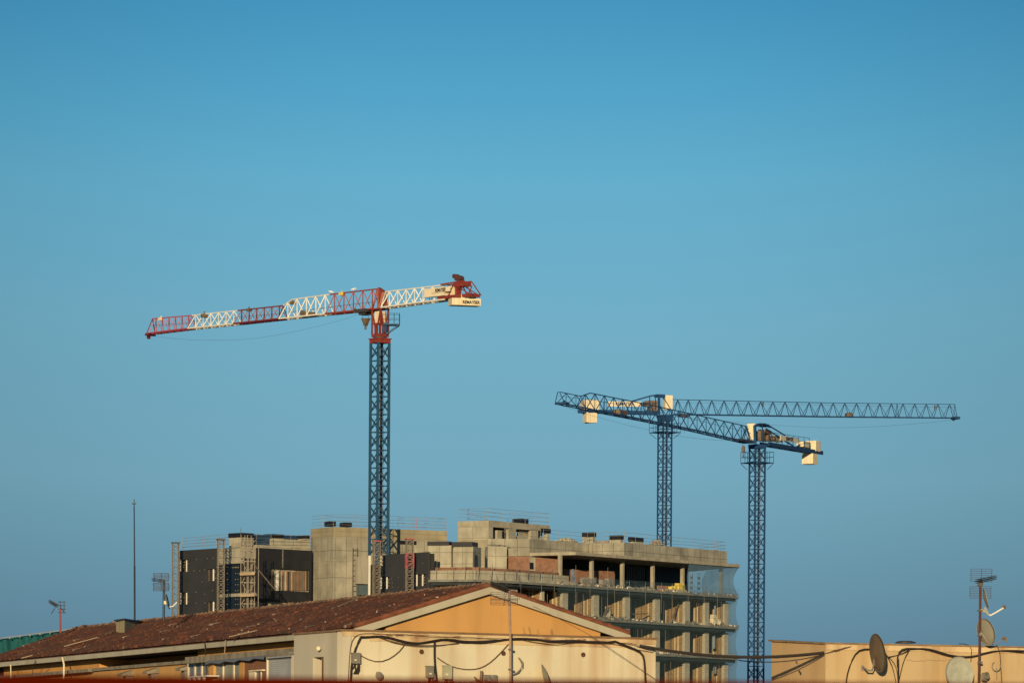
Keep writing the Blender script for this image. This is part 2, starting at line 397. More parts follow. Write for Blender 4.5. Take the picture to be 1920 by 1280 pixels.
# ------------------------------------------------------------------ tower cranes
class Crane:
    def __init__(s, name, label, px, py, Y, tx, ty):
        B = P(px, py, Y); T = PZ(tx, ty, B.z - CZ)
        s.pl = Plane(B, T); s.z = B.z; yaw = math.atan2(T.y - B.y, T.x - B.x)
        s.t = thing(name, label, 'crane', (B.x, B.y, 0), 'tower cranes over the building site'); s.t.rotation_euler = (0, 0, yaw)
        ORG[s.t.name] = Vector((0, 0, 0)); s.yaw = yaw
        left = Vector((-s.pl.d.y, s.pl.d.x)); s.sg = 1 if s.pl.n.dot(left) > 0 else -1
    def L(s, px, py, off=0.0):
        u, z = s.pl.hit(px, py, off); return Vector((u, s.sg * off, z))
    def bars(s, mb, w, *segs, off=0.0, h=None):
        for (a, b, c, d) in segs: mb.bar(s.L(a, b, off), s.L(c, d, off), w, h)
    def pair(s, mb, w, off, *segs, h=None):
        for o in (off, -off):
            a0 = 0
            for (a, b, c, d) in segs:
                p = s.L(a, b); q = s.L(c, d); p.y = o; q.y = o; mb.bar(p, q, w, h)
    def block(s, mb, x0, yt, x1, yb, o0, o1, lift=0):
        """solid between pixels x0..x1, yt..yb measured on the crane plane, o0..o1 across it"""
        a = s.L(x0, (yt + yb) / 2); b = s.L(x1, (yt + yb) / 2); zt = s.L((x0 + x1) / 2, yt).z; zb = s.L((x0 + x1) / 2, yb).z
        mb.hexa([(a.x, o0, zb), (b.x, o0, zb), (b.x, o1, zb), (a.x, o1, zb)], [(a.x, o0, zt), (b.x, o0, zt), (b.x, o1, zt), (a.x, o1, zt)])
    def section(s, m, A, B, n, w=.62, name='jib_section', ch=.13, dg=.075, endpost=False, bm=None, lacing=True):
        """triangular truss: A, B = (px, y_top, y_bottom)"""
        mb = MB(); a = s.L(A[0], A[2]); b = s.L(B[0], B[2]); at = s.L(A[0], A[1]); bt = s.L(B[0], B[1])
        at.x, bt.x = a.x, b.x
        mb.bar(at, bt, ch, ch)
        for o in (-w, w): mb.bar(a + Vector((0, o, 0)), b + Vector((0, o, 0)), ch * 1.25, ch * 1.25)
        O = lambda p, o: p + Vector((0, o, 0))
        for i in range(n):
            t0, t1, tm = i / n, (i + 1) / n, (i + .5) / n
            top = at.lerp(bt, tm)
            for o in (-w, w):
                mb.bar(O(a.lerp(b, t0), o), top, dg); mb.bar(top, O(a.lerp(b, t1), o), dg)
            if lacing:
                mb.bar(O(a.lerp(b, t0), -w), O(a.lerp(b, t0), w), dg); mb.bar(O(a.lerp(b, t0), -w), O(a.lerp(b, tm), w), dg); mb.bar(O(a.lerp(b, tm), w), O(a.lerp(b, t1), -w), dg)
        if endpost:
            for o in (-w, w): mb.bar(O(a, o), at, dg)
        return mb.build(name, m, s.t)
    def mast(s, ytop, side, rot, chord, diag, m, bay=1.85, c=(0, 0)):
        zt = s.L(*ytop).z; mb = MB(); md = MB()
        q = lattice(mb, md, (c[0], c[1], 0), side, 0.0, zt, bay, rot - s.yaw, chord, diag)
        mast = mb.build('mast', m, s.t); md.build('bracing', m, mast)
        ld = MB(); k = 0; x = (q[0] + q[1]) / 2 * .6 + Vector((c[0], c[1], 0)) * .4; dv = (q[1] - q[0]).normalized() * .22
        ld.bar(x - dv, x - dv + Vector((0, 0, zt - .4)), .04); ld.bar(x + dv, x + dv + Vector((0, 0, zt - .4)), .04)
        z = .5
        while z < zt - .5: ld.bar(x - dv + Vector((0, 0, z)), x + dv + Vector((0, 0, z)), .03); z += .6
        ld.build('ladder', STEEL, mast)
        return zt, q
    def platform(s, zb, half, m, sides=4, rot=0.0, h=1.15, hole=.9):
        mb = MB(); M = Matrix.Rotation(rot - s.yaw, 3, 'Z')
        q = [M @ Vector((x * half, y * half, 0)) + Vector((0, 0, zb)) for x, y in ((-1, -1), (1, -1), (1, 1), (-1, 1))]
        ii = [M @ Vector((x * hole, y * hole, 0)) + Vector((0, 0, zb)) for x, y in ((-1, -1), (1, -1), (1, 1), (-1, 1))]
        dn = Vector((0, 0, .1))
        for k in range(4):
            k2 = (k + 1) % 4; mb.hexa([q[k] - dn, q[k2] - dn, ii[k2] - dn, ii[k] - dn], [q[k], q[k2], ii[k2], ii[k]])
            mb.bar(ii[k] - Vector((0, 0, .9)), q[k] - dn, .07)
        pf = mb.build('platform', m, s.t); rl = MB()
        for k in range(4):
            a, b = q[k], q[(k + 1) % 4]
            for z in (h * .5, h): rl.bar(a + Vector((0, 0, z)), b + Vector((0, 0, z)), .045)
            for f in (0, .33, .67): p = a.lerp(b, f); rl.bar(p, p + Vector((0, 0, h)), .05)
        rl.build('handrail', m, pf)
    def rope(s, pts, r=.02, off=0.0, name='hoist_rope'):
        mb = MB(); q = [s.L(x, y, off) for x, y in pts]; mb.tube(q, r, 5); return mb.build(name, ROPE, s.t)

# --- red and white crane on the left
c1 = Crane('tower_crane', 'tall red and white crane on a slate blue mast', 713, 580, 509, 275, 627)
zt, q = c1.mast((714, 643), 1.40, R(36), .23, .078, CRB, 1.87)
m = MB()
z0 = c1.L(713, 643.5).z; z1 = c1.L(713, 636.5).z; z2 = c1.L(713, 634.5).z; rq = R(36) - c1.yaw; m.box((0, 0, (z0 + z1) / 2), 1.62, 1.62, z1 - z0, rq); m.box((0, 0, (z1 + z2) / 2 + .003), 1.8, 1.8, z2 - z1, rq)
m.build('mast_collar', RED, c1.t)
m = MB(); z0 = c1.L(713, 634).z; z1 = c1.L(713, 631).z; m.lathe([(.0, 0), (.72, 0), (.72, z1 - z0), (0, z1 - z0)], (0, 0, z0), (0, 0, 1), 20); m.build('slewing_ring', STEEL_D, c1.t)
m = MB(); m.box((0, 0, (c1.L(713, 632).z + c1.L(713, 626).z) / 2), 1.4, 1.25, c1.L(713, 626).z - c1.L(713, 632).z); m.build('turntable', RED, c1.t)
m = MB()
zb = c1.L(713, 627).z; zj = c1.L(713, 579.5).z
F4 = [(-.68, -.55), (.68, -.55), (.68, .55), (-.68, .55)]
for x, y in F4: m.bar((x, y, zb), (x, y, zj), .14)
for k in range(4):
    a, b = F4[k], F4[(k + 1) % 4]
    mid = ((a[0] + b[0]) / 2, (a[1] + b[1]) / 2)
    m.bar((mid[0], mid[1], zb + .1), (a[0], a[1], zj), .11); m.bar((mid[0], mid[1], zb + .1), (b[0], b[1], zj), .11)
    m.bar((a[0], a[1], (zb + zj) / 2 - .2), (b[0], b[1], (zb + zj) / 2 - .2), .1)
    m.bar((a[0], a[1], zj), (b[0], b[1], zj), .17)
m.bar((0, -.55, zb), (0, -.55, zb + 1.1), .4, .15); m.bar((0, .55, zb), (0, .55, zb + 1.1), .4, .15)
m.build('slewing_tower', RED, c1.t)
m = MB(); ap = c1.L(711, 541.5)
for y in (-.5, .5):
    m.bar((-.2 - .0, y, zj), ap + Vector((0, y * .25, 0)), .2, .3)
    m.bar((.68, y, zj), ap + Vector((0, y * .25, 0)), .13)
    m.bar((-.75, y, zj), ap + Vector((0, y * .25, 0)), .16, .2)
bt = c1.L(721.5, 548)
m.prism([ap + Vector((0, -.22, .15)), bt + Vector((0, -.22, .1)), bt + Vector((0, -.22, -.55)), ap + Vector((0, -.22, -.75))], (0, .44, 0))
for y in (-.5, .5): m.bar(bt + Vector((0, y * .4, 0)), (-.45, y, zj), .18, .28)
m.build('a_frame', RED, c1.t)
m = MB(); c1.block(m, 703, 584, 712, 607.5, .58, .66) if c1.sg < 0 else c1.block(m, 703, 584, 712, 607.5, -.66, -.58)
m.build('electric_cabinet', SIGNW, c1.t)
m = MB(); zc0 = c1.L(713, 607.5).z; zc1 = c1.L(713, 584).z; sgn = c1.sg
m.hexa([(-.5, -.4, zc0), (.45, -.4, zc0), (.45, .4, zc0), (-.5, .4, zc0)], [(-.5, -.4, zc1), (.45, -.4, zc1), (.45, .4, zc1), (-.5, .4, zc1)])
cab = m.build('operator_cab', CREAM, c1.t)
m = MB()
for z in (.5, 1.0, 1.5): m.bar((-.52, -.3, zc0 + z), (-.52, .3, zc0 + z), .04)
m.bar((-.52, -.3, zc0 + .2), (-.52, -.3, zc1), .05); m.bar((-.52, .3, zc0 + .2), (-.52, .3, zc1), .05); m.build('cab_grille', STEEL_D, cab)
m = MB(); zp = c1.L(713, 608).z
# side platform reaching right
Mi = Matrix.Rotation(-c1.yaw, 3, 'Z')
def W1(x, y, z): v = Mi @ Vector((x, y, 0)); return Vector((v.x, v.y, z))
m.hexa([W1(.3, -.9, zp - .12), W1(2.05, -.9, zp - .12), W1(2.05, .6, zp - .12), W1(.3, .6, zp - .12)], [W1(.3, -.9, zp), W1(2.05, -.9, zp), W1(2.05, .6, zp), W1(.3, .6, zp)])
m.bar(W1(.6, -.8, zp - 1.1), W1(2.0, -.8, zp - .1), .09); m.bar(W1(.6, .5, zp - 1.1), W1(2.0, .5, zp - .1), .09)
pf = m.build('platform', CRB, c1.t); m = MB()
for z in (.55, 1.1): m.bar(W1(.9, -.9, zp + z), W1(2.05, -.9, zp + z), .045); m.bar(W1(2.05, -.9, zp + z), W1(2.05, .6, zp + z), .045); m.bar(W1(.9, .6, zp + z), W1(2.05, .6, zp + z), .045)
for x, y in ((.9, -.9), (1.5, -.9), (2.05, -.9), (2.05, .6), (.9, .6)): m.bar(W1(x, y, zp), W1(x, y, zp + 1.1), .05)
m.build('handrail', CRB, pf)
# ladder cage gear below the cab
m = MB(); m.lathe([(0, 0), (.28, 0), (.28, 1.0), (0, 1.0)], (-.65, -.2, zb + .2), (0, 0, 1), 10); m.build('slewing_motor', CRN, c1.t)
c1.section(REDP, (360, 591.2, 616.2), (286, 597.5, 625.2), 6, ch=.11, dg=.065, endpost=True)
c1.section(CRW, (446, 582, 607.2), (360, 591.2, 616.2), 6, ch=.11, dg=.075)
c1.section(REDD, (531, 573, 598), (446, 582, 607.2), 6, ch=.13, dg=.08, endpost=True)
c1.section(CRW, (548, 561.5, 596.3), (531, 573, 598), 1, ch=.1, dg=.09)
c1.section(CRW, (618.5, 552, 588.7), (548, 561.5, 596.3), 4, ch=.12, dg=.095)
c1.section(RED, (707, 541.7, 579.5), (618.5, 552, 588.7), 5, ch=.13, dg=.09, endpost=True)
m = MB(); e0 = c1.L(286, 597.5); e1 = c1.L(283, 625.6); m.bar(e0, e1 + Vector((0, .6, 0)), .09); m.bar(e0, e1 + Vector((0, -.6, 0)), .09)
m.box(e1 + Vector((.1, 0, -.1)), .4, 1.25, .26); m.lathe([(0, -.12), (.22, -.12), (.22, .12), (0, .12)], e1 + Vector((.4, 0, -.35)), (0, 1, 0), 12); m.build('jib_tip', REDD, c1.t)
m = MB()
for a, b in (((283, 610), (360, 605)), ((360, 602), (446, 596)), ((446, 594), (531, 587)), ((531, 586), (707, 565))): m.bar(c1.L(*a), c1.L(*b), .035)
m.build('trolley_rope', ROPE, c1.t)
c1.section(CRW, (722.5, 547, 577), (801, 538, 566.5), 5, w=.62, name='counter_jib_truss', ch=.12, dg=.09, endpost=True)
c1.section(CRW, (801, 538, 566.5), (842, 533, 562), 2, w=.62, name='counter_jib_truss', ch=.12, dg=.09)
m = MB(); c1.block(m, 808, 541, 845, 557, .45, .95) if c1.sg > 0 else c1.block(m, 808, 541, 845, 557, -.95, -.45)
m.build('winch_house', SIGNW, c1.t)
sgy = c1.sg
def board(C, x0, yt, x1, yb, off, name='sign_board', m_=None, txt=None, tw=None, ts=.9, ty=0.5, ink=INK, slope=True):
    """sign board standing along the crane's side, following its slope in the picture"""
    p = [C.L(x0, yb[0], off), C.L(x1, yb[1], off), C.L(x1, yt[1], off), C.L(x0, yt[0], off)]
    mb = MB(); mb.prism(p, (0, -C.sg * .08, 0)); o = mb.build(name, m_ or SIGNW, C.t)
    if txt:
        xd = (p[1] - p[0]).normalized(); cen = (p[0] + p[1] + p[2] + p[3]) / 4 + Vector((0, C.sg * .03, 0)); cen += Vector((0, 0, (ty - .5)))
        text_mesh('lettering', txt, ts, ink, o, cen, xd, (0, 0, 1), tw, .01, .012)
    return o
board(c1, 809, (545.5, 538), 843, (549.5, 545.5), 1.0)
b1 = board(c1, 808.5, (542.5, 537), 843.5, (550, 545.5), 1.06, txt='REMAYSER', tw=1.65, ts=.5)
m = MB(); c1.block(m, 814, 549, 834, 557, .62, .75) if sgy > 0 else c1.block(m, 814, 549, 834, 557, -.75, -.62); m.build('notice_panel', WHITE, c1.t)
for i, x in enumerate((817, 821, 825, 828, 831)):
    m = MB(); c1.block(m, x, 550.5 - i * .4, x + 1.6, 556 - i * .4, .76 * sgy, .79 * sgy); m.build('notice_mark', STEEL_D, c1.t)
m = MB(); c1.block(m, 846, 537, 857, 557, -.5, .5); m.build('ballast_tank', CREAM, c1.t)
# tail: dark red girder, frame and winch mast
m = MB()
for o in (-.55, .55):
    p = c1.L(828, 559.3); q_ = c1.L(889, 553.5); p.y = q_.y = o; m.bar(p, q_, .16, .34)
p = c1.L(889, 553.5); m.bar(p + Vector((0, -.75, 0)), p + Vector((0, .75, 0)), .18, .34)
p = c1.L(850, 556); m.bar(p + Vector((0, -.7, 0)), p + Vector((0, .7, 0)), .18, .34)
m.build('tail_girder', RED, c1.t)
m = MB(); c1.pair(m, .13, .5, (833, 534, 858, 530), (858, 530, 877, 527)); c1.block(m, 857, 528.5, 877, 537.5, -.5, .5)
c1.block(m, 857, 528, 861, 552, -.3, .3)
c1.pair(m, .085, .6, (858, 534, 848, 556), (877, 528, 894, 553), (866, 538, 890, 553), (861, 538, 868, 553), (877, 535, 869, 553))
m.build('tail_frame', RED, c1.t)
m = MB(); p = c1.L(859, 523); m.bar(c1.L(858, 530), p, .22); m.box(p + Vector((0, 0, .1)), .55, .6, .5); m.lathe([(0, 0), (.24, 0), (.24, .7), (0, .7)], p + Vector((0, 0, .25)), (1 if c1.sg > 0 else 1, 0, .15), 10)
m.lathe([(0, -.3), (.3, -.3), (.3, .3), (0, .3)], p + Vector((-.35, 0, 0)), (0, 1, 0), 12)
m.build('jib_winch', mat('dark_red_machinery', (.10, .035, .028), .7, .4, 3), c1.t)
# counterweight slabs
m = MB(); wz1 = c1.L(870, 560.5).z; wz0 = c1.L(870, 573.5).z; a = c1.L(852, 568).x; b = c1.L(890, 568).x
Wv = lambda x, y, z: Vector((x, y, z))
a, b = min(a, b), max(a, b)
# modelled square to the tail: long face towards the right-hand side
cx = (a + b) / 2; rotw = R(16) - c1.yaw
def CW(x, y, z): v = Matrix.Rotation(rotw, 3, 'Z') @ Vector((x, y, 0)); return Vector((cx + v.x, v.y, z))
m.hexa([CW(-1.55, -.75, wz0), CW(1.55, -.75, wz0), CW(1.55, .75, wz0), CW(-1.55, .75, wz0)], [CW(-1.55, -.75, wz1), CW(1.55, -.75, wz1), CW(1.55, .75, wz1), CW(-1.55, .75, wz1)])
m.hexa([CW(-.5, -.55, wz1), CW(1.1, -.55, wz1), CW(1.1, .55, wz1), CW(-.5, .55, wz1)], [CW(-.5, -.5, wz1 + .45), CW(1.1, -.5, wz1 + .45), CW(1.1, .5, wz1 + .45), CW(-.5, .5, wz1 + .45)])
for i in range(4): x = -1.4 + i * .27; m.hexa([CW(x, -.80, wz0 + .08), CW(x + .1, -.80, wz0 + .08), CW(x + .1, -.75, wz0 + .08), CW(x, -.75, wz0 + .08)], [CW(x, -.80, wz1 - .08), CW(x + .1, -.80, wz1 - .08), CW(x + .1, -.75, wz1 - .08), CW(x, -.75, wz1 - .08)])
cw = m.build('counterweight', CREAM, c1.t)
text_mesh('lettering', 'REMAYSER', .46, INK, cw, CW(.5, -.79, (wz0 + wz1) / 2 - .06), CW(1, 0, 0) - CW(0, 0, 0), (0, 0, 1), 1.85, .01, .015)
# trolley, hook block, odds and ends on the jib
m = MB(); c1.block(m, 675, 580, 697, 586, -.8, .8); c1.block(m, 679, 586, 691, 590.5, -.5, .5)
for x in (676, 683, 690, 696):
    for o in (-.7, .7): p = c1.L(x, 583); p.y = o; m.lathe([(0, -.08), (.2, -.08), (.2, .08), (0, .08)], p, (0, 1, 0), 10)
m.build('trolley', STEEL_D, c1.t)
m = MB(); a = c1.L(679, 596.5); b = c1.L(692.5, 596.5); lo = c1.L(685.5, 611); hh = Vector((0, .22, 0)); c = (a + b) / 2
m.prism([a + Vector((0, -.2, 0)), b + Vector((0, -.2, 0)), b.lerp(lo, .4) + Vector((0, -.2, 0)), lo + Vector((-.1, -.2, 0)), lo + Vector((.1, -.2, 0)), a.lerp(lo, .4) + Vector((0, -.2, 0))], (0, .4, 0))
m.lathe([(.09, -.04), (.17, -.04), (.17, .04), (.09, .04), (.09, -.04)], lo - Vector((0, 0, .22)), (0, 1, 0), 12); m.bar(lo, lo - Vector((0, 0, .15)), .08)
hk = m.build('hook_block', MACH, c1.t)
m = MB(); m.bar(c1.L(680, 597), c1.L(680, 588), .03); m.build('hoist_rope', ROPE, c1.t); m = MB(); m.bar(c1.L(691, 597), c1.L(690, 588), .03); m.build('hoist_rope', ROPE, c1.t)
c1.rope([(283, 629), (320, 634), (360, 637), (400, 638), (440, 637.5), (480, 634), (520, 628), (560, 620), (600, 610.5), (640, 600), (676, 588)], .010)
m = MB(); c1.block(m, 570.5, 586, 586, 591.5, -.35, .35); m.lathe([(0, -.5), (.28, -.5), (.28, .5), (0, .5)], c1.L(572, 588), (0, 1, 0), 12); m.lathe([(0, -.4), (.24, -.4), (.24, .4), (0, .4)], c1.L(588, 589), (0, 1, 0), 12); m.build('trolley_winch', MACH, c1.t)
for (x, y, c_, ww) in ((641, 551, YEL, .33), (383, 592, MACH, .42), (302, 598, CREAM, .3), (467, 581, MACH, .3), (549, 568, MACH, .3)):
    m = MB(); m.box(c1.L(x, y), ww * 1.7, .45, ww); m.box(c1.L(x, y) + Vector((0, 0, ww * .7)), .1, .1, ww); m.build('jib_lamp', c_, c1.t)

# --- navy cranes on the right
def blue_crane(c, hd, par):
    pass
c2 = Crane('tower_crane', 'navy blue crane farthest back, its level jib stretching right to the frame side', 1247, 777, 680, 1797, 797)
zt2, q2 = c2.mast((1247, 780), 1.40, R(29), .175, .062, CRN, 1.8)
c3 = Crane('tower_crane', 'navy blue crane standing clear to the right of the unfinished building', 1420, 832, 600, 1045.5, 757)
zt3, q3 = c3.mast((1420, 838), 1.40, R(29), .175, .062, CRN, 1.8)

for c, mx_, yj, ym in ((c2, 1247, 777, 786), (c3, 1420, 832, 838)):
    m = MB(); z0 = c.L(mx_, ym + 3).z; z1 = c.L(mx_, yj + 1).z; rt = R(29) - c.yaw
    def W2(x, y, z, rt=rt): v = Matrix.Rotation(rt, 3, 'Z') @ Vector((x, y, 0)); return Vector((v.x, v.y, z))
    m.hexa([W2(-.8, -.8, z0), W2(.8, -.8, z0), W2(.8, .8, z0), W2(-.8, .8, z0)], [W2(-.85, -.85, z1), W2(.85, -.85, z1), W2(.85, .85, z1), W2(-.85, .85, z1)])
    m.build('slewing_unit', CRN, c.t)
# crane 3 details
c = c3
c.platform(c.L(1420, 867).z, 1.49, CRN, rot=R(29), h=1.3)
m = MB()
for o in (-.55, .55):
    c.bars(m, .3, (1416, 831, 1415, 797), off=o); c.bars(m, .15, (1415, 797, 1441, 796), off=o)
    c.bars(m, .22, (1415, 799, 1425, 794.5), (1425, 794.5, 1434, 795), (1434, 795, 1444, 800), off=o)
    c.bars(m, .12, (1444, 799, 1472, 816), (1436, 803, 1462, 820), (1462, 820, 1480, 832), (1429, 797, 1431, 830), (1478, 829, 1490, 838), off=o)
c.bars(m, .2, (1415, 812, 1415, 831)); p = c.L(1430, 797); m.box(p, 1.8, 1.0, .35)
m.build('a_frame', CRN, c.t)
c.section(CRN, (1402, 799.5, 830), (1398, 799, 829.5), 1, w=.6, ch=.1, dg=.07)
c.section(CRN, (1398, 798.5, 829.5), (1298.5, 776, 806.5), 6, w=.6, ch=.1, dg=.075, endpost=True)
c.section(CRN, (1298.5, 776, 806.5), (1210, 757, 788.5), 5, w=.6, ch=.1, dg=.075)
c.section(CRN, (1210, 757, 788.5), (1106.5, 736.5, 768.5), 6, w=.6, ch=.1, dg=.075)
c.section(CRN, (1106.5, 736.5, 768.5), (1089, 742.5, 764.5), 1, w=.6, ch=.1, dg=.075)
c.section(CRN, (1089, 742.5, 764.5), (1052, 735, 757), 2, w=.6, ch=.08, dg=.06, endpost=True)
m = MB()
for o in (-.6, .6):
    p = c.L(1050, 756.5); p.y = o; t_ = c.L(1047.5, 735); t_.y = o * .2; m.bar(p, t_, .07); q_ = c.L(1052, 757); q_.y = o; m.bar(p, q_, .14); m.bar(t_, c.L(1053, 734.8), .07)
p = c.L(1055, 756); m.box(p, .8, 1.3, .26); m.lathe([(0, -.1), (.2, -.1), (.2, .1), (0, .1)], p + Vector((-.4, 0, .2)), (0, 1, 0), 10); m.build('jib_tip', CRN, c.t)
m = MB()
for a, b in (((1047, 742), (1106, 749)), ((1106, 748), (1298, 785)), ((1298, 785), (1410, 812))): m.bar(c.L(*a), c.L(*b), .03)
m.build('trolley_rope', ROPE, c.t)
c.rope([(1052, 760), (1080, 769), (1110, 779), (1140, 787), (1170, 795), (1200, 802), (1240, 811), (1280, 818.5), (1320, 823), (1350, 825), (1385, 826)], .012)
m = MB()
for o in (-.55, .55):
    p = c.L(1433, 832); q_ = c.L(1535, 849); p.y = q_.y = o; m.bar(p, q_, .16, .48)
for t_ in (.1, .3, .5, .7, .9):
    p = c.L(1433, 832).lerp(c.L(1535, 849), t_); m.bar(p + Vector((0, -.55, 0)), p + Vector((0, .55, 0)), .1)
m.build('counter_jib', CRN, c.t)
m = MB(); 
for k in range(8):
    t_ = k / 7; p = c.L(1436, 828).lerp(c.L(1507, 838), t_)
    for o in (-.75, .75): m.bar(p + Vector((0, o, 0)), p + Vector((0, o, 1.15)), .05)
for hh_ in (.6, 1.15):
    for o in (-.75, .75): m.bar(c.L(1436, 828) + Vector((0, o, hh_)), c.L(1507, 838) + Vector((0, o, hh_)), .045)
m.build('handrail', CRN, c.t)
board(c, 1463.5, (816, 822), 1497, (825, 829.5), .85, txt='REMAYSER', tw=2.6, ts=.62)
m = MB(); c.block(m, 1428, 806, 1440, 813, -.45, .45); c.block(m, 1420, 808, 1427, 826, -.5, .5); m.lathe([(0, -.5), (.45, -.5), (.45, .5), (0, .5)], c.L(1436, 821), (0, 1, 0), 14)
m.lathe([(0, -.4), (.32, -.4), (.32, .4), (0, .4)], c.L(1448, 823), (0, 1, 0), 14); m.build('hoist_winch', MACH, c.t)
m = MB(); c.block(m, 1450, 817, 1462, 828, -.3, .3); m.build('ballast_resistor', CREAM, c.t)
def weights(c, x0, yt, x1, yb, n, across):
    """counterweight: a stack of thin slabs hanging in the tail"""
    mb = MB(); a = c.L(x0, (yt + yb) / 2).x; b = c.L(x1, (yt + yb) / 2).x; a, b = min(a, b), max(a, b)
    zt_ = c.L((x0 + x1) / 2, yt).z; zb_ = c.L((x0 + x1) / 2, yb).z; st = (b - a) / n
    for i in range(n):
        u0 = a + i * st + .02; u1 = u0 + st - .04; dz = random.uniform(-.05, .05)
        mb.hexa([(u0, -across, zb_ + dz), (u1, -across, zb_ + dz), (u1, across, zb_ + dz), (u0, across, zb_ + dz)], [(u0, -across, zt_ + dz), (u1, -across, zt_ + dz), (u1, across, zt_ + dz), (u0, across, zt_ + dz)])
    return mb.build('counterweight', CREAM, c.t)
weights(c, 1520, 826.5, 1529, 845.5, 4, .72); weights(c, 1514, 850.5, 1523, 870, 4, .76)
m = MB(); c.block(m, 1500, 828, 1512, 838, -.5, .5); m.build('ballast_tank', CREAM, c.t)
m = MB(); m.box(W_ := c.L(1409, 809) + Vector((0, 0, 0)), .4, 1.0, 2.0); m.build('operator_cab', CREAM, c.t)
m = MB(); p = c.L(1393.5, 842); m.box(p, .3, .35, .62); m.box(p + Vector((0, 0, .35)), .2, .25, .2); m.bar(p, p - Vector((0, 0, .75)), .1); m.lathe([(.08, -.04), (.16, -.04), (.16, .04), (.08, .04), (.08, -.04)], p - Vector((0, 0, .85)), (0, 1, 0), 10); m.build('hook_block', MACH, c.t)
m = MB(); m.bar(c.L(1393, 838), c.L(1393, 828), .03); m.build('hoist_rope', ROPE, c.t)
m = MB(); c.block(m, 1382, 824, 1404, 829, -.65, .65); m.build('trolley', STEEL_D, c.t)
m = MB(); c.block(m, 1156, 768.5, 1169, 778, -.45, .45); m.lathe([(0, -.4), (.25, -.4), (.25, .4), (0, .4)], c.L(1163, 773), (0, 1, 0), 12); m.build('trolley_winch', MACH, c.t)

# crane 2 details
c = c2
c.platform(c.L(1247, 810).z, 1.62, CRN, rot=R(29), h=1.25)
m = MB()
for o in (-.55, .55):
    c.bars(m, .28, (1235.5, 777, 1235.5, 743), off=o)
    c.bars(m, .2, (1185, 752, 1218, 742.5), (1218, 742.5, 1232, 740), (1232, 740, 1243, 744), off=o)
    c.bars(m, .1, (1218, 743, 1219, 775), (1229, 741, 1229, 775), (1244, 745, 1262, 774), (1236, 758, 1246, 774), off=o)
m.box(c.L(1237, 742), 1.3, 1.0, .4); m.build('a_frame', CRN, c.t)
c.section(CRN, (1261, 748.7, 776.5), (1300, 749.7, 777), 2, w=.6, ch=.1, dg=.075)
c.section(CRN, (1300, 749.7, 777), (1551, 755, 781), 11, w=.6, ch=.1, dg=.075)
c.section(CRN, (1551, 755, 781), (1682, 756.5, 782.3), 6, w=.6, ch=.09, dg=.065)
c.section(CRN, (1682, 756.5, 782.3), (1791, 757.8, 783.3), 5, w=.6, ch=.08, dg=.06, endpost=True)
m = MB(); e = c.L(1791.5, 783.5)
for o in (-.6, .6): m.bar(e + Vector((0, o, 0)), c.L(1790, 758), .06)
m.box(e, .9, 1.3, .35); m.lathe([(0, -.1), (.22, -.1), (.22, .1), (0, .1)], e + Vector((-.3, 0, -.2)), (0, 1, 0), 10); m.build('jib_tip', CRN, c.t)
m = MB(); m.bar(c.L(1262, 754), c.L(1790, 763.5), .03); m.build('trolley_rope', ROPE, c.t)
c.rope([(1794, 786), (1750, 791), (1700, 795.5), (1650, 799), (1600, 801), (1550, 801.5), (1500, 799.5), (1440, 796), (1380, 791), (1290, 783)], .014)
m = MB()
for o in (-.55, .55):
    p = c.L(1235, 774.5); q_ = c.L(1086, 770.5); p.y = q_.y = o; m.bar(p, q_, .16, .5)
for t_ in (.1, .3, .5, .7, .9):
    p = c.L(1235, 774.5).lerp(c.L(1086, 770.5), t_); m.bar(p + Vector((0, -.55, 0)), p + Vector((0, .55, 0)), .1)
m.build('counter_jib', CRN, c.t)
m = MB()
for k in range(9):
    p = c.L(1232, 771).lerp(c.L(1128, 768), k / 8)
    for o in (-.75, .75): m.bar(p + Vector((0, o, 0)), p + Vector((0, o, 1.1)), .045)
for o in (-.75, .75): m.bar(c.L(1232, 771) + Vector((0, o, 1.1)), c.L(1128, 768) + Vector((0, o, 1.1)), .04)
m.build('handrail', CRN, c.t)
board(c, 1140, (752, 752.5), 1202, (761.5, 762), .85, txt='REMAYSER', tw=2.7, ts=.62)
weights(c, 1092, 750, 1120, 768, 5, .9); weights(c, 1096, 774, 1116, 792.5, 5, .75)
m = MB(); c.block(m, 1216, 751, 1230, 772, -.5, .5); m.lathe([(0, -.5), (.42, -.5), (.42, .5), (0, .5)], c.L(1212, 757), (0, 1, 0), 14); m.build('hoist_winch', MACH, c.t)
m = MB(); m.box(c.L(1252, 754.5), 1.1, 1.0, 2.0); m.build('operator_cab', CREAM, c.t)
m = MB(); c.block(m, 1273, 778, 1291, 781.5, -.6, .6); m.build('trolley', STEEL_D, c.t)
m = MB(); m.bar(c.L(1283, 782), c.L(1283, 811), .03); m.build('hoist_rope', ROPE, c.t)
m = MB(); c.block(m, 1586, 774.5, 1598, 780.5, -.4, .4); m.lathe([(0, -.4), (.27, -.4), (.27, .4), (0, .4)], c.L(1593, 776.5), (0, 1, 0), 12); m.build('trolley_winch', MACH, c.t)
m = MB(); c.block(m, 1430, 753, 1432, 762, -.1, .1); m.build('jib_lamp', MACH, c.t); m = MB(); c.block(m, 1752, 759, 1754, 768, -.1, .1); m.build('jib_lamp', MACH, c.t)

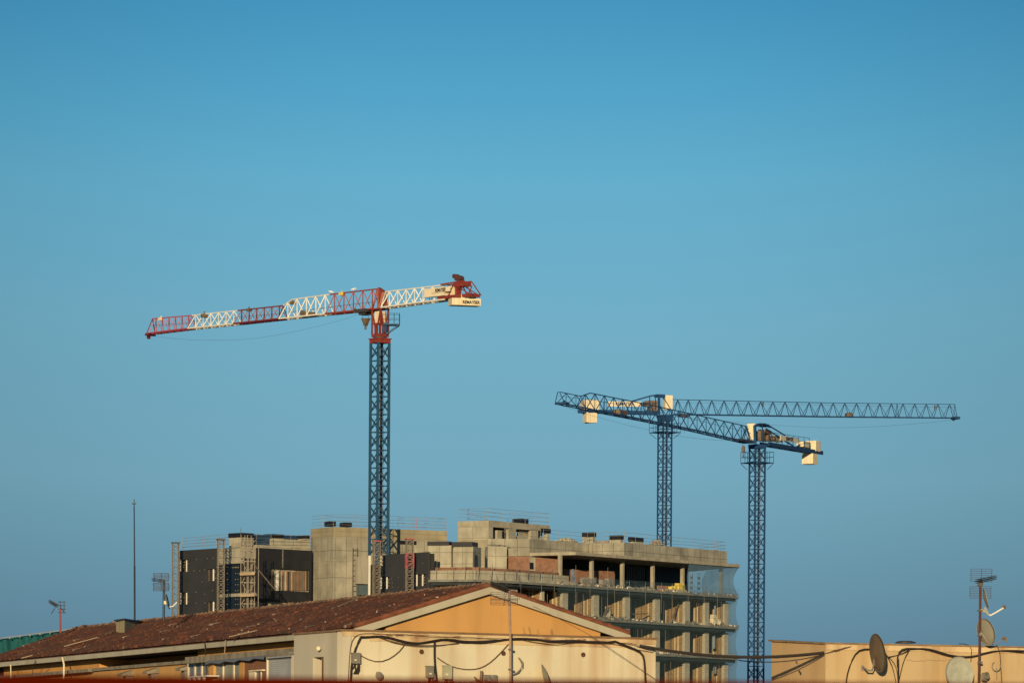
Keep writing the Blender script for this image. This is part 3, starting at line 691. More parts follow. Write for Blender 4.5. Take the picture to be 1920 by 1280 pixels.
# gulls resting on the jibs
def gull(C, px, py, label, face=1):
    p = C.L(px, py); w_ = Matrix.Rotation(C.yaw, 3, 'Z') @ p + C.t.location
    mb = MB(); ax = Vector((face, 0, .25))
    mb.lathe([(0.0, -.34), (.05, -.26), (.10, -.08), (.11, .06), (.06, .16), (.062, .22), (.045, .28), (.012, .31), (0, .37)], w_ + Vector((0, 0, .18)), ax, 10)
    mb.bar(w_ + Vector((0, .03, 0)), w_ + Vector((0, .03, .12)), .02); mb.bar(w_ + Vector((0, -.03, 0)), w_ + Vector((0, -.03, .12)), .02)
    o = mb.build('gull', WHITE); tag(o, label, 'bird', 'gulls resting on the crane jibs')
gull(c1, 621, 550, 'small pale bird perched on top of the red and white jib, left one of two', -1)
gull(c1, 663, 545, 'small pale bird perched on the red jib nearest the red apex', 1)
# ------------------------------------------------------------------ unfinished building, left wing (charcoal clad)
zA = 26.7
CA = PZ(455, 1024, zA); LA = PZ(337, 1031.7, zA); RA = PZ(582, 1031.0, zA)
AL, AR = Plane(CA, LA), Plane(CA, RA)
bA = thing('clad_apartment_building', 'unfinished block with charcoal cladding and narrow white framed windows, left of the bare concrete tower', 'building', (CA.x, CA.y, 0))
zt = zA + CZ
def v2(p, z): return Vector((p[0], p[1], z))
back = Vector((LA.x + RA.x - CA.x, LA.y + RA.y - CA.y))
m = MB(); ins = .35      # concrete core behind the cladding
m.hexa([AL.pt(ins, 0, -ins), AL.pt(AL.len, 0, -ins), v2(back, 0), AR.pt(AR.len, 0, -ins)], [AL.pt(ins, zt - .1, -ins), AL.pt(AL.len, zt - .1, -ins), v2(back, zt - .1), AR.pt(AR.len, zt - .1, -ins)])
m.wbox(AL, AL.len + .03, AL.len + .14, 0, zt - .02, -.6, -.002); m.wbox(AR, AR.len - .05, AR.len + .17, 0, zt - .05, -.8, -.255)
m.build('wall', CONC_P, bA)
def holes(mb, pl, u0, u1, z0, z1, o0, o1, cuts):
    """wall between u0..u1, z0..z1 with rectangular openings (ua, ub, za, zb), built as butting boxes"""
    us = sorted({u0, u1} | {c for q in cuts for c in q[:2]}); us = [u for u in us if u0 <= u <= u1]
    for a, b in zip(us[:-1], us[1:]):
        col = sorted([(q[2], q[3]) for q in cuts if q[0] <= a + 1e-6 and q[1] >= b - 1e-6]); z = z0
        for za, zb in col:
            if za > z: mb.wbox(pl, a, b, z, za, o0, o1)
            z = max(z, zb)
        if z < z1: mb.wbox(pl, a, b, z, z1, o0, o1)
def pxcut(pl, x0, x1, yt, yb, off=0.0):
    ym = (yt + yb) / 2; xm = (x0 + x1) / 2
    a, _ = pl.hit(x0, ym, off); b, _ = pl.hit(x1, ym, off); _, z1 = pl.hit(xm, yt, off); _, z0 = pl.hit(xm, yb, off)
    return (min(a, b), max(a, b), z0, z1)
# left face cladding, windows
WA = [(337.5, 351, 1049, 1071.5), (388, 405, 1066, 1088.5), (337.5, 351, 1110, 1132.5), (388, 405, 1127, 1150)]
cutsA = [pxcut(AL, *q) for q in WA]
uC = AL.hit(408, 1060)[0]
m = MB(); holes(m, AL, uC, AL.len, 0, zt, -.2, 0, cutsA)
m.build('cladding', CLAD, bA)
for q, cu in zip(WA, cutsA):
    m = MB(); m.wbox(AL, cu[0], cu[1], cu[2], cu[3], -.34, -.30); wf = m.build('window', VOID, bA)
    m = MB(); xr = q[1] - 2.2 if q[0] < 380 else q[0] + 11; xl = q[0] + .4 if q[0] < 380 else None
    for x in (xl, xr):
        if x is None: continue
        m = MB(); m.pbox(AL, x, x + 1.9, q[2] + .6, q[3] - .3, -.02, -.08); m.build('window_frame', WHITE, wf)
    m = MB()
    if q[0] > 380: m.pbox(AL, q[0] + 2, q[0] + 4.5, q[2] + .5, q[3], -.2, -.25)
    else: m.pbox(AL, q[0] + 5, q[0] + 8, q[2] + 9, q[3] - 12, -.1, -.25)
    m.build('sill', MACH, wf)
m = MB()
for x, y in ((352, 1056), (352.5, 1069), (352, 1118), (352, 1127), (363, 1069), (374, 1069), (383, 1067), (368, 1048), (388, 1046), (399, 1045), (403, 1071), (404, 1083), (402, 1131), (403, 1141), (367, 1109), (383, 1113), (367, 1130), (384, 1129), (398, 1106), (406, 1062), (378, 1090), (345, 1053), (344, 1062)):
    m.pbox(AL, x, x + .7, y, y + .7, .03, -.01)
tag(m.build('wall_anchor', STRIP, bA), kind=None)
# concrete bay between the hoist masts
m = MB(); z5 = AL.hit(438, 1056)[1]; z6 = AL.hit(438, 1112)[1]
uL = AL.hit(423, 1060)[0]
m.wbox(AL, 0.0, uC - .02, z5, zt - .05, -.3, -.08)
m.build('concrete_bay', CONC_L, bA)
for q in ((421, 452, 1049.5, 1056), (421, 478, 1111.5, 1117.5)): m = MB(); m.pbox(AL, *q, .12, -.3); m.build('slab_band', CONC_L, bA)
m = MB(); m.pbox(AL, 409, 449, 1056.2, 1111.3, -.1, -.33); m.pbox(AL, 409, 455, 1117.7, 1155, -.1, -.33); pn = m.build('insulation_panel', CLADB, bA)
m = MB()
for y in (1062, 1074, 1085, 1095, 1106, 1122, 1132, 1142):
    for x in (425.5, 441, 445.5): m.pbox(AL, x, x + .8, y, y + .8, -.05, -.09)
for x in (432, 435, 437.5, 440, 443, 446): m.pbox(AL, x, x + .8, 1063, 1063.8, -.05, -.09)
m.build('wall_anchor', STRIP, pn)
# right face
cut = pxcut(AR, 507, 581.5, 1067, 1107.5); cut2 = pxcut(AR, 501, 560, 1128, 1200)
m = MB(); uR0 = AR.hit(481, 1060)[0]
holes(m, AR, uR0, AR.len + .18, 0, zt, -.25, 0, [cut, cut2]); m.build('cladding', BLACK if False else mat('black_membrane_cladding', (.012, .013, .018), .75, .35, 1.0), bA)
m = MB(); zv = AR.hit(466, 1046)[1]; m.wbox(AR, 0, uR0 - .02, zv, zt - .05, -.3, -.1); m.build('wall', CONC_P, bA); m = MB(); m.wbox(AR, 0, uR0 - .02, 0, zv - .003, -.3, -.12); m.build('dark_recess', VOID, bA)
m = MB(); x = AR.hit(529, 1047)[0]; m.wbox(AR, x, x + .14, AR.hit(529, 1064)[1], zt - .1, 0.003, .05); m.build('joint_strip', STEEL, bA)
m = MB(); m.wbox(AR, cut2[0], cut2[1], cut2[2], cut2[3], -.31, -.28); m.build('plinth_wall', CONC_L, bA)
rnd = random.Random(3)
x = 509.0; bw = []
pal = [mat('plank_brown', (.20, .13, .08), .8), mat('plank_cream', (.50, .42, .30), .8), mat('plank_orange', (.42, .20, .09), .8), WHITE, mat('plank_slate', (.12, .13, .12), .8), STEEL_D]
mbs = [MB() for _ in pal]
while x < 581:
    w_ = rnd.choice((1.5, 2.0, 2.6, 3.4)); k = 3 if 517 < x < 525 and rnd.random() < .7 else rnd.choice((0, 1, 1, 2, 0, 4, 5))
    q = MB(); q.pbox(AR, x, min(x + w_ * .85, 580.8), 1069.5 + rnd.random() * 2, 1106.5, -.12 - .1 * rnd.random(), -.30); q.build('leaning_board', pal[k], bA); x += w_
m = MB(); m.pbox(AR, 481, 581.8, 1023.6, 1029.0, .06, -.5); m.build('roof_edge', CONC_L, bA)
# roof structures of the left wing
zr = zt
def roofblock(name, mt, pl, x0, x1, yt, yb, o0, o1, parent, cap=None, capm=BLACK, cappx=0):
    mb = MB(); mb.pbox(pl, x0, x1, yt, yb, o0, o1); o = mb.build(name, mt, parent)
    if cap:
        mb = MB(); mb.pbox(pl, x0 - cappx, x1 + cappx, cap, yt, o0 + .06, o1 - .06); mb.build('vent_cap', capm, o)
    return o
roofblock('roof_parapet', CONC_L, AR, 509, 581, 1011, 1024.6, -1.2, -1.5, bA)
roofblock('ventilation_shaft', CONC_L, AR, 453, 475.5, 1007, 1026, -.6, -2.6, bA, 998.8, cappx=.5)
roofblock('ventilation_shaft', CONC_L, AR, 510, 532.5, 1008.5, 1012, -1.7, -3.0, bA, 1001)
roofblock('ventilation_shaft', CONC_P, AR, 573.5, 581.5, 1009, 1012, -1.7, -3.0, bA, 1003)
roofblock('roof_parapet', CONC_P, AL, 433.5, 449, 1017, 1026, .1, -.5, bA)
m = MB(); m.pbox(AR, 476.5, 508.5, 1002, 1023.5, -1.6, -4.0)
t_ = thing('site_container', 'dark blue site container on the roof of the clad block, taller left one of two', 'container', AR.at(492, 1023, -2), 'blue containers on the roof'); m.build('body', BLUEP, t_)
m = MB()
for y in (1010.5, 1018): m.pbox(AR, 477, 508, y, y + .9, -1.54, -1.6)
m.build('rib', mat('light_blue_paint', (.10, .15, .20), .6), t_)
m = MB(); m.pbox(AR, 533, 565, 1003.5, 1011.5, -3.1, -5.0); m.pbox(AR, 535, 537, 1011.5, 1016, -3.1, -3.3); m.pbox(AR, 561, 563, 1011.5, 1016, -3.1, -3.3)
t_ = thing('site_container', 'low dark blue container on the roof beside the black topped shaft', 'container', AR.at(549, 1011, -4), 'blue containers on the roof'); m.build('body', BLUEP, t_)
rail('guardrail', 'guardrail along the left roof edge above the charcoal wall', [AL.at(343, 1030.5, -.4), AL.at(405, 1026, -.4), AL.at(449, 1022, -.4)], 1.35, 2.4, 4)
rail('guardrail', 'guardrail set further back behind the left charcoal wall', [P(342, 1030, 520), P(380, 1027, 522), P(434, 1022, 518)], 1.0, 2.6, 3)
rail('guardrail', 'guardrail in front of the cream roof parapet and blue containers', [AR.at(452, 1025, -.2), AR.at(508, 1025.5, -.2), AR.at(581, 1027, -.2)], 1.35, 2.3, 4)
# whip aerial on the shaft
m = MB(); p = P(451.5, 1004, 503); m.bar(p, P(451.5, 989, 503), .06); tag(m.build('whip_aerial', STEEL_D), 'thin short rod rising beside the leftmost black topped shaft', 'aerial')

# bare concrete tower
zB = 29.1
CB = PZ(625, 987, zB); LB = PZ(582.5, 991, zB); RB = PZ(838, 995, zB)
BL, BR = Plane(CB, LB), Plane(CB, RB)
bB = thing('concrete_core_tower', 'bare concrete tower behind the slate blue crane mast, two black vents on its roof', 'building', (CB.x, CB.y, 0))
zt = zB + CZ; back = Vector((LB.x + RB.x - CB.x, LB.y + RB.y - CB.y))
m = MB(); m.hexa([v2(CB, 0), v2(LB, 0), v2(back, 0), v2(RB, 0)], [v2(CB, zt - 1.05), v2(LB, zt - 1.05), v2(back, zt - 1.05), v2(RB, zt - 1.05)]); m.build('wall', CONC, bB)
def ringband(mb, pa, pb, z0, z1, o):       # a band wrapped round the corner between two planes sharing point a
    mb.wbox(pa, -o, pa.len, z0, z1, -.3, o); mb.wbox(pb, o * .0 - o, pb.len + .0, z0, z1, -.28, o + .003)
m = MB(); m.hexa([v2(CB, zt - 1.05), v2(LB, zt - 1.05), v2(back, zt - 1.05), v2(RB, zt - 1.05)], [v2(CB, zt - .0), v2(LB, zt - .0), v2(back, zt), v2(RB, zt)])
m.build('parapet', mat_concrete('parapet_concrete', (.36, .31, .20), 2.6, .52, .7, .2), bB)
m = MB(); zz = BR.hit(700, 1052)[1]
for z_ in (zz, zt - 1.15): m.wbox(BR, 0, BR.len, z_ - .05, z_ + .06, .0, .06); m.wbox(BL, 0, BL.len, z_ - .045, z_ + .055, .0, .05)
m.build('string_course', CONC_L, bB)
roofblock('roof_vent', BLACK, BR, 617.5, 630, 977, 986, -2.2, -3.4, bB); roofblock('roof_vent', BLACK, BR, 646, 660, 979, 987, -2.0, -3.2, bB)
roofblock('window', BLACK, BR, 750.5, 781, 1012, 1020.5, .03, -.1, bB)
m = MB(); m.pbox(BR, 671, 691, 1044, 1094, .9, .02); m.build('grey_annex', mat_concrete('annex_concrete', (.36, .33, .26), 4, 4, .8, .12), bB)
m = MB(); m.pbox(BR, 673, 690, 1096, 1115, .7, .02); m.build('blue_sheet', mat('teal_board', (.07, .11, .12), .8), bB)
rail('guardrail', 'guardrail around the flat top of the bare concrete tower', [v2(LB, zt) + Vector((.1, 0, 0)), v2(CB, zt) + Vector((0, .15, 0)), v2(RB, zt) + Vector((-.1, .1, 0))], 1.4, 2.6, 4)
rail('guardrail', 'inner guardrail zigzag at the right end of the concrete tower roof', [BR.pt(BR.len * .66, zt, -2.5), BR.pt(BR.len * .86, zt, -1.2), BR.pt(BR.len - .1, zt, -.3)], 1.35, 2.0, 3)
rail('guardrail', 'far guardrail at the back of the concrete tower roof', [BR.pt(.8, zt, -3.6), BR.pt(BR.len * .6, zt, -3.8)], 1.4, 2.4, 3)
m = MB(); a = BR.at(775, 988, -1.5)
for dx in (0, .35): m.bar(a + Vector((dx, 0, -.2)), a + Vector((dx, 0, .9)), .05)
m.bar(a + Vector((0, 0, .9)), a + Vector((.35, 0, .9)), .04); tag(m.build('red_trestle', REDP), 'small red trestle on the concrete tower roof at the guardrail', 'trestle')
# ladder on the tower wall
def ladder(name, label, pl, x, yt, yb, off, wd=.5, m_=STEEL_D, group=None):
    t = thing(name, label, 'ladder', pl.at(x, yb, off), group); u, z1 = pl.hit(x, yt, off); _, z0 = pl.hit(x, yb, off)
    for s_ in (-1, 1): q = MB(); q.bar(pl.pt(u + s_ * wd / 2, z0, off), pl.pt(u + s_ * wd / 2, z1, off), .07); q.build('stile', m_, t)
    z = z0 + .3; q = MB()
    while z < z1: q.bar(pl.pt(u - wd / 2, z, off), pl.pt(u + wd / 2, z, off), .05); z += .55
    q.build('rungs', m_, t); return t
ladder('access_ladder', 'steel ladder fixed on the bare concrete tower wall left of the crane mast', BR, 665.5, 1026, 1122, .35, .55, mat('grey_brown_steel', (.14, .12, .09), .7))
m = MB(); m.tube([BR.at(661, 1035, .1), BR.at(661, 1046, .5)], .03); 

# ------------------------------------------------------------------ unfinished building, right wing with open floors
H1 = 22.56; FH = 3.36
E = [PZ(803, 1086, H1), PZ(890, 1085.3, H1), PZ(965, 1088.7, H1), PZ(1385, 1117.5, H1)]
E = [Vector((p.x, p.y)) for p in E]
T0 = PZ(1387, 1060, 25.9); 
seg = [Plane(E[0], E[1]), Plane(E[1], E[2]), Plane(E[2], E[3])]
M_ = seg[2]                                          # the main facade, slab edge line
bC = thing('unfinished_building', 'large unfinished block with open floors, brick piers and debris netting, right of the concrete tower', 'building', (E[2].x, E[2].y, 0))
endv = Vector((-5.2, 13.6)).normalized()
tipback = E[3] + endv * 13.5
bk0 = E[0] + Vector((4.5, 15)); bk2 = E[2] + Vector((-1, 17))
def plate(z1, th, shrink=0.0, sag=0):
    mb = MB(); pts = [E[0], E[1], E[2], E[3], tipback, bk2, bk0]
    mb.hexa([v2(p, z1 - th) for p in pts], [v2(p, z1) for p in pts]); return mb
for k in range(0, 7):
    z = H1 - k * FH + CZ
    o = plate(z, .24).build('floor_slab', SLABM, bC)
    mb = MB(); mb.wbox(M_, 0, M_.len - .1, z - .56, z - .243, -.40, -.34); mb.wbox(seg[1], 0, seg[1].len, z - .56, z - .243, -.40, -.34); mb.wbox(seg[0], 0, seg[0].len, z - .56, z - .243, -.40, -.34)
    mb.build('edge_shade_strip', mat('painted_underside_shade', (.018, .026, .032), .8, .3), o)  # added dark strip, its colour stands for the shadow under the slab edge
    mb = MB(); mb.wbox(M_, 0, M_.len - 1.6, z - .64, z - .243, -1.5, -1.2); mb.build('edge_beam', CONC_L, bC)
# lower facade: block piers with partitions going in behind each
pierx = [1018.5, 1060, 1118.5, 1176.5, 1233, 1289.3, 1326, 1362.5]
pu = [M_.hit(x, 1130, -1.2)[0] for x in pierx]
pu = [pu[0] - 2 * 5.0, pu[0] - 5.0] + pu
inn = -M_.n
HPROP = mat('rusty_prop', (.13, .08, .05), .7, .3, 3)
for lv in range(1, 6):
    z1 = H1 - (lv - 1) * FH + CZ - .343; z0 = H1 - lv * FH + CZ + .003
    wid = .95
    for i, u in enumerate(pu):
        mb = MB(); w_ = .45 if i == 2 else wid * (.82 if i >= 8 else 1)
        mb.wbox(M_, u - w_ / 2, u + w_ / 2, z0, z1 - .3 - .003, -1.55, -1.2); pr = mb.build('pier', PIER, bC)
        mb = MB(); L_ = 4.3
        mb.wbox(M_, u + w_ / 2 - .25, u + w_ / 2 - .05, z0, z1, -1.55 - L_, -1.553); pt_ = mb.build('partition', ORANGE, bC)
        mb = MB()
        for d, ww in ((.9, .16), (1.35, .13), (2.6, .17), (3.7, .14)):
            if rnd.random() < .15: continue
            mb.wbox(M_, u + w_ / 2 - .33, u + w_ / 2 - .253, z0, z1 - rnd.random() * .4 - .1, -1.55 - d - ww, -1.55 - d)
        mb.build('pilaster', STRIP, pt_)
        mb = MB()
        for d in (1.9, 3.1): mb = MB(); mb.wbox(M_, u + w_ / 2 - .30, u + w_ / 2 - .253, z0, z1 - .1, -1.55 - d - .04, -1.55 - d); mb.build('conduit', STEEL_D, pt_)
        mb = MB(); a = M_.pt(u - w_ / 2 - .03, z1 - .75, -1.5); b = M_.pt(u - w_ / 2 - .35, z1 - .1, -1.5); mb.bar(a, b, .06)
        mb.build('corner_brace', STEEL_D, pt_)
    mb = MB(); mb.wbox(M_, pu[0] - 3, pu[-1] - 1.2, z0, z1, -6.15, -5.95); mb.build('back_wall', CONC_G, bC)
# a shaft of wall far inside so that the lower floors do not show the sky right through
# loose things standing on the floors
def clutter(kind, label, cat, pl, items, group=None):
    pass
STUFF = [
 ('sack', 'pale sacks stacked at the outer corner of the first netted floor', 'sacks', PALE, [(1338.5, 1343.5, 1152, 1168, .0), (1334.5, 1340, 1158, 1168.5, -.3), (1344, 1350, 1158, 1170, -.1)], -.9),
]
def pile(name, label, cat, mt, pl, boxes, off, d=.5, group=None):
    t = thing(name, label, cat, pl.at((boxes[0][0] + boxes[0][1]) / 2, boxes[0][3], off), group)
    for i, (x0, x1, y0, y1) in enumerate(boxes):
        q = MB(); q.pbox(pl, x0, x1, y0, y1, off - .15 * (i % 3), off - .15 * (i % 3) - d); q.build('bag', mt, t)
    return t
pile('sack_pile', 'pale sacks stacked on the second open floor near the right hand corner', 'sacks', PALE, M_, [(1338.5, 1343, 1151.5, 1158), (1337.5, 1344, 1158.3, 1168.5), (1345, 1351, 1160, 1170), (1352, 1356, 1164, 1171)], -1.0)
pile('bag_pile', 'yellow bags stacked on the top open floor beside the right hand columns', 'bags', YEL, M_, [(1272, 1283, 1093, 1097.5), (1266, 1272.5, 1098, 1105), (1260, 1265.5, 1099, 1105), (1273, 1280, 1098, 1107), (1280.5, 1284, 1098, 1107)], -1.0)
pile('white_panel_stack', 'leaning white and brown panels on the second open floor', 'panels', PALE, M_, [(1137, 1140, 1146, 1156), (1140.5, 1144.5, 1143, 1157)], -1.5, .1)
m = MB(); m.prism([M_.at(1130, 1153, -1.3), M_.at(1135, 1153.5, -1.3), M_.at(1144, 1138, -1.3), M_.at(1137, 1136, -1.3)], (0, .15, 0)); tag(m.build('brown_board', MACH), 'brown board leaning between two piers on the second open floor', 'board')
m = MB(); m.bar(M_.at(1262, 1158, -2.2), M_.at(1272, 1132, -2.2), .12); tag(m.build('diagonal_prop', MACH), 'brown prop leaning across a bay of the second open floor', 'prop')
m = MB(); m.bar(M_.at(1187, 1150.5, -1.8), M_.at(1215, 1149.5, -1.8), .12); tag(m.build('scaffold_tube', MACH), 'brown tube lying level across a bay of the second open floor', 'tube')
for (a, b, lb) in (((1338, 1215), (1338, 1190), 'round blue grey column inside the third open floor by the corner'), ((1340, 1262), (1340, 1245), 'short pale flue inside the fourth open floor by the corner'), ((1340.5, 1152), (1340.5, 1133), 'narrow blue tube standing above the sacks')):
    m = MB(); p = M_.at(a[0], a[1], -2); q_ = M_.at(b[0], b[1], -2); q_ = Vector((p.x, p.y, q_.z)); m.tube([p, q_], .2 if a[1] > 1160 else .1, 10); tag(m.build('steel_column' if a[1] < 1260 else 'flue_pipe', mat('blue_grey_pipe', (.20, .24, .27), .6)), lb, 'pipe')

# props standing in the open bays
rp = random.Random(17)
for lv in range(1, 4):
    z1 = H1 - (lv - 1) * FH + CZ - .25; z0 = H1 - lv * FH + CZ + .003
    for u in pu[2:-1]:
        for k in range(rp.choice((1, 2, 2))):
            uu = u + 1.0 + rp.random() * 2.6; oo = -.6 - rp.random() * 1.6
            if uu < pu[-1]: q = MB(); q.bar(M_.pt(uu, z0, oo), M_.pt(uu + rp.uniform(-.05, .05), z1, oo), .045); q.build('prop', HPROP, bC)
# terrace level: netted parapet, brick strip, walls and columns
z1 = H1 + CZ
m = MB()
for pl, u0, u1 in ((seg[0], 0, seg[0].len), (seg[1], 0, seg[1].len), (seg[2], 0, seg[2].hit(1071, 1080)[0])): m.wbox(pl, u0, u1, z1 + .003, z1 + .95, -.5, -.3)
m.build('terrace_parapet', CONC_L, bC)
m = MB(); 
for pl, u0, u1 in ((seg[0], 0, seg[0].len), (seg[1], 0, seg[1].len), (seg[2], 0, seg[2].hit(1068, 1075)[0])): m.wbox(pl, u0, u1, z1 + .003, z1 + 1.30, -1.5, -1.3)
m.build('brick_upstand', BRICK, bC)
m = MB(); a = 0
for x in (818, 850, 872, 897, 922, 945, 968, 990, 1012, 1035):
    pl = seg[0] if x < 890 else seg[1] if x < 965 else seg[2]; p = pl.at(x, 1086, -.1); m.bar(p, p + Vector((.08, 0, 1.1 + (x % 3) * .5)), .05)
m.build('net_post', STEEL_D, bC)
# concrete walls of the set-back floor (left) with black capped shafts
pw = Plane(E[0] + Vector((0, 5)), E[1] + Vector((0, 5)))
m = MB(); m.pbox(pw, 803, 846, 1022, 1072, 0, -3); m.build('setback_wall', CONC_L, bC)
m = MB(); m.pbox(pw, 850, 887, 1024, 1072, -.3, -3); m.build('setback_wall', CONC_L, bC)
m = MB(); m.pbox(pw, 845.9, 850.1, 1028, 1072, -.6, -3); m.build('setback_wall', CONC_P, bC)
m = MB(); m.pbox(pw, 801, 842, 1014.5, 1022, .1, -2.0); m.build('shaft_cap', BLACK, bC)
m = MB(); m.pbox(pw, 847, 885.5, 1015.3, 1024, -.1, -2.0); m.build('shaft_cap', BLACK, bC)
m = MB(); m.pbox(pw, 886.5, 889.5, 1033, 1062, .6, .4); m.build('downpipe', STEEL_D, bC)
# parapet band of the roof
HP = 27.5
Q = [PZ(*a, HP) for a in ((915, 1009.5), (993, 1009.7), (1104, 1018.3), (1113, 1017.7), (1170, 1016.3), (1363, 1033))]
Q = [Vector((p.x, p.y)) for p in Q]
rz1 = HP + CZ; rz0 = 26.05 + CZ
for i, (a, b) in enumerate(zip(Q[:-1], Q[1:])):
    pl = Plane(a, b); m = MB(); e0 = 0; m.wbox(pl, 0, pl.len, rz0 - (.4 if i == 0 else .0), rz1, -.3, 0); m.build('roof_parapet', CONC, bC)
m = MB(); pl = Plane(Q[-1], Q[-1] + endv * 11); m.wbox(pl, 0, 11, rz0, rz1, -.3 if pl.n.x > 0 else 0, 0 if pl.n.x > 0 else .3); m.build('roof_parapet', CONC, bC)
# roof slab
HS = 25.9
S0 = v2(Q[1], 0) + Vector((.02, .05, 0)); S1 = PZ(1079, 1036.5, HS); S2 = PZ(1387, 1060, HS); S3 = PZ(1290, 1071.5, 25.72)
S = [Vector((p.x, p.y)) for p in (S0, S1, S2, S3)]; Sb = [S[3] + Vector((-12, 3)), S[0] + Vector((-1, 14))]
m = MB(); pts = S + Sb; m.hexa([v2(p, 25.72 + CZ) for p in pts], [v2(p, 26.04 + CZ) for p in pts]); m.build('roof_slab', CONC_P, bC)
m = MB(); rl = Plane(S[1], S[2])
for t_ in range(0, 34): u = rl.len * t_ / 34 + .4; m.wbox(rl, u, u + .04, 26.04 + CZ, 26.2 + CZ, -.12, -.08)
m.build('starter_bars', STEEL, bC)
# walls under the roof at the left
zf = z1 + .003; zc = 25.72 + CZ - .003
wl = Plane(Plane(Q[0], Q[1]).at(952.5, 1041), v2(Q[1], 0))
m = MB(); m.wbox(wl, 0, wl.len, zf, zc, -.25, 0); m.build('brick_wall', BRICK, bC)
w0 = Plane(PZ(914, 1024, 26.6), PZ(949.5, 1024.6, 26.6)); m = MB(); m.wbox(w0, 0, w0.len, zf, 26.6 + CZ, -1.5, .25); m.build('concrete_pier', CONC_L, bC)
m = MB(); rr = random.Random(5)
for i in range(14):
    u = w0.len * i / 14; a = w0.pt(u, 26.6 + CZ + .05 + rr.random() * .15, .3 - rr.random() * .8); b = w0.pt(u + .5, 26.6 + CZ + .08 + rr.random() * .15, .4 - rr.random() * .8); m.bar(a, b, .09, .05)
m.build('loose_planks', STEEL, bC)
# return wall and further brick walls in the shade of the roof
wr = Plane(S0, S0 + Vector((.62, .5, 0))); m = MB(); m.wbox(wr, 0, wr.len, zf, zc, -.2, 0); m.build('white_panel', CONC_L, bC)
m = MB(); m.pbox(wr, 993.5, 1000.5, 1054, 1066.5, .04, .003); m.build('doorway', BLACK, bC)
A_ = wr.pt(wr.len, 0); B_ = M_.at(1052, 1075, -3.0); wq = Plane(A_, B_); m = MB(); m.wbox(wq, 0, wq.len, zf, zc, -.25, 0); m.build('brick_wall', BRICK, bC)
wb = Plane(M_.at(1040, 1075, -5.2), M_.at(1152, 1075, -3.2)); m = MB(); m.wbox(wb, 0, wb.len, zf, zf + 2.0, -.25, 0); m.build('brick_wall', BRICK, bC)
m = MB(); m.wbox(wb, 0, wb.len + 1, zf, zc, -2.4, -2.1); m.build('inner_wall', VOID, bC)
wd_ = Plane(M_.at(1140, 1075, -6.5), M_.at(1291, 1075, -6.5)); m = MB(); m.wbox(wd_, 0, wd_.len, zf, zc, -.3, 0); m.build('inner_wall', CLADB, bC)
m = MB()
for x in range(1176, 1212, 4): m.pbox(wd_, x, x + 1.2, 1062, 1092, .3, .2)
m.build('leaning_boards', mat('dark_steel_sheet', (.14, .17, .18), .6), bC)
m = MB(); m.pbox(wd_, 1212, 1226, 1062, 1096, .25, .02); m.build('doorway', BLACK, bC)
m = MB(); wl2 = Plane(M_.at(1229, 1100, -2.4), M_.at(1266, 1100, -1.6)); m.wbox(wl2, 0, wl2.len, zf, zf + .75, -.25, 0); m.build('low_brick_wall', BRICK, bC)
for x in (1052.5, 1111.5, 1169, 1226, 1282, 1354.3):
    u, _ = M_.hit(x, 1080, -1.15); m = MB(); m.wbox(M_, u - .16, u + .16, zf, zc, -1.5, -1.15); m.build('column', CONC_P, bC)
for x in (1296.5, 1310.5):
    ladder('rebar_ladder', 'dark ladder shaped frame seen against the sky, %s of two on the top open floor' % ('left' if x < 1300 else 'right'), M_, x, 1074.5, 1108, -2.2, .42, STEEL_D, 'ladder frames on the top floor')
    q = MB(); u, _ = M_.hit(x, 1090, -2.2)
    for k in range(4): q.wbox(M_, u - .24, u + .24, zf + .05 + k * .56, zf + .32 + k * .56, -2.25, -2.2)
    q.build('crossboard', BLACK, bpy.data.objects['rebar_ladder' if x < 1300 else 'rebar_ladder.001'])
# debris and heaps along the open slab edges
for k, (zk, x0, x1) in enumerate(((z1, 1040, 1383), (z1 - FH, 1100, 1383), (z1 - 2 * FH, 1232, 1383))):
    m = MB(); rr = random.Random(11 + k)
    for i in range(150 - 30 * k):
        x = x0 + (x1 - x0) * rr.random(); u, _ = M_.hit(x, 1110, -.4); o_ = -.1 - rr.random() * .6; s_ = .05 + rr.random() * .16
        a = M_.pt(u, zk + s_ * .5, o_); b = M_.pt(u + (rr.random() - .5) * 1.6, zk + s_ * .5 + rr.random() * .3, o_ - rr.random() * .5); m.bar(a, b, s_, s_)
    tag(m.build('building_rubble', (CONC_G, STEEL, CONC_G)[k]), 'loose timbers, bars and rubble along the %s open floor edge' % ('top', 'second', 'third')[k], 'rubble', None, 'stuff')
    m = MB(); rr = random.Random(31 + k)
    for i in range(26):
        x = x0 + (x1 - x0) * rr.random(); u, _ = M_.hit(x, 1110, -.4); m.box(M_.pt(u, zk + .12, -.3), .14, .14, .1 + rr.random() * .15)
    tag(m.build('loose_blocks', PALE), 'pale scraps and blocks scattered on the %s open floor edge' % ('top', 'second', 'third')[k], 'rubble', None, 'stuff')
pile('pallet_stack', 'stacked pallets of bricks behind the net on the top open floor', 'pallets', CONC_G, M_, [(1094, 1106, 1083, 1092), (1130, 1138, 1086, 1097), (1141, 1151, 1084, 1097)], -1.3)
m = MB(); rr = random.Random(4)
for i in range(16): p = M_.at(1072 + rr.random() * 6, 1080 + rr.random() * 14, -.5); m.bar(p, M_.at(1069 + rr.random() * 7, 1066 + rr.random() * 8, -1.0), .12, .03)
tag(m.build('gathered_net', mat('blue_net_bundle', (.14, .19, .26), .8)), 'bunched blue net hanging from the roof edge above the terrace', 'net')
for i in range(9):
    x = 1088 + 0 * i
m = MB()
for i in range(24): x = 1090 + i * 1.2; p = M_.at(x, 1093, -.9); m.bar(p, p + Vector((0, 0, .55 + .1 * (i % 2))), .03)
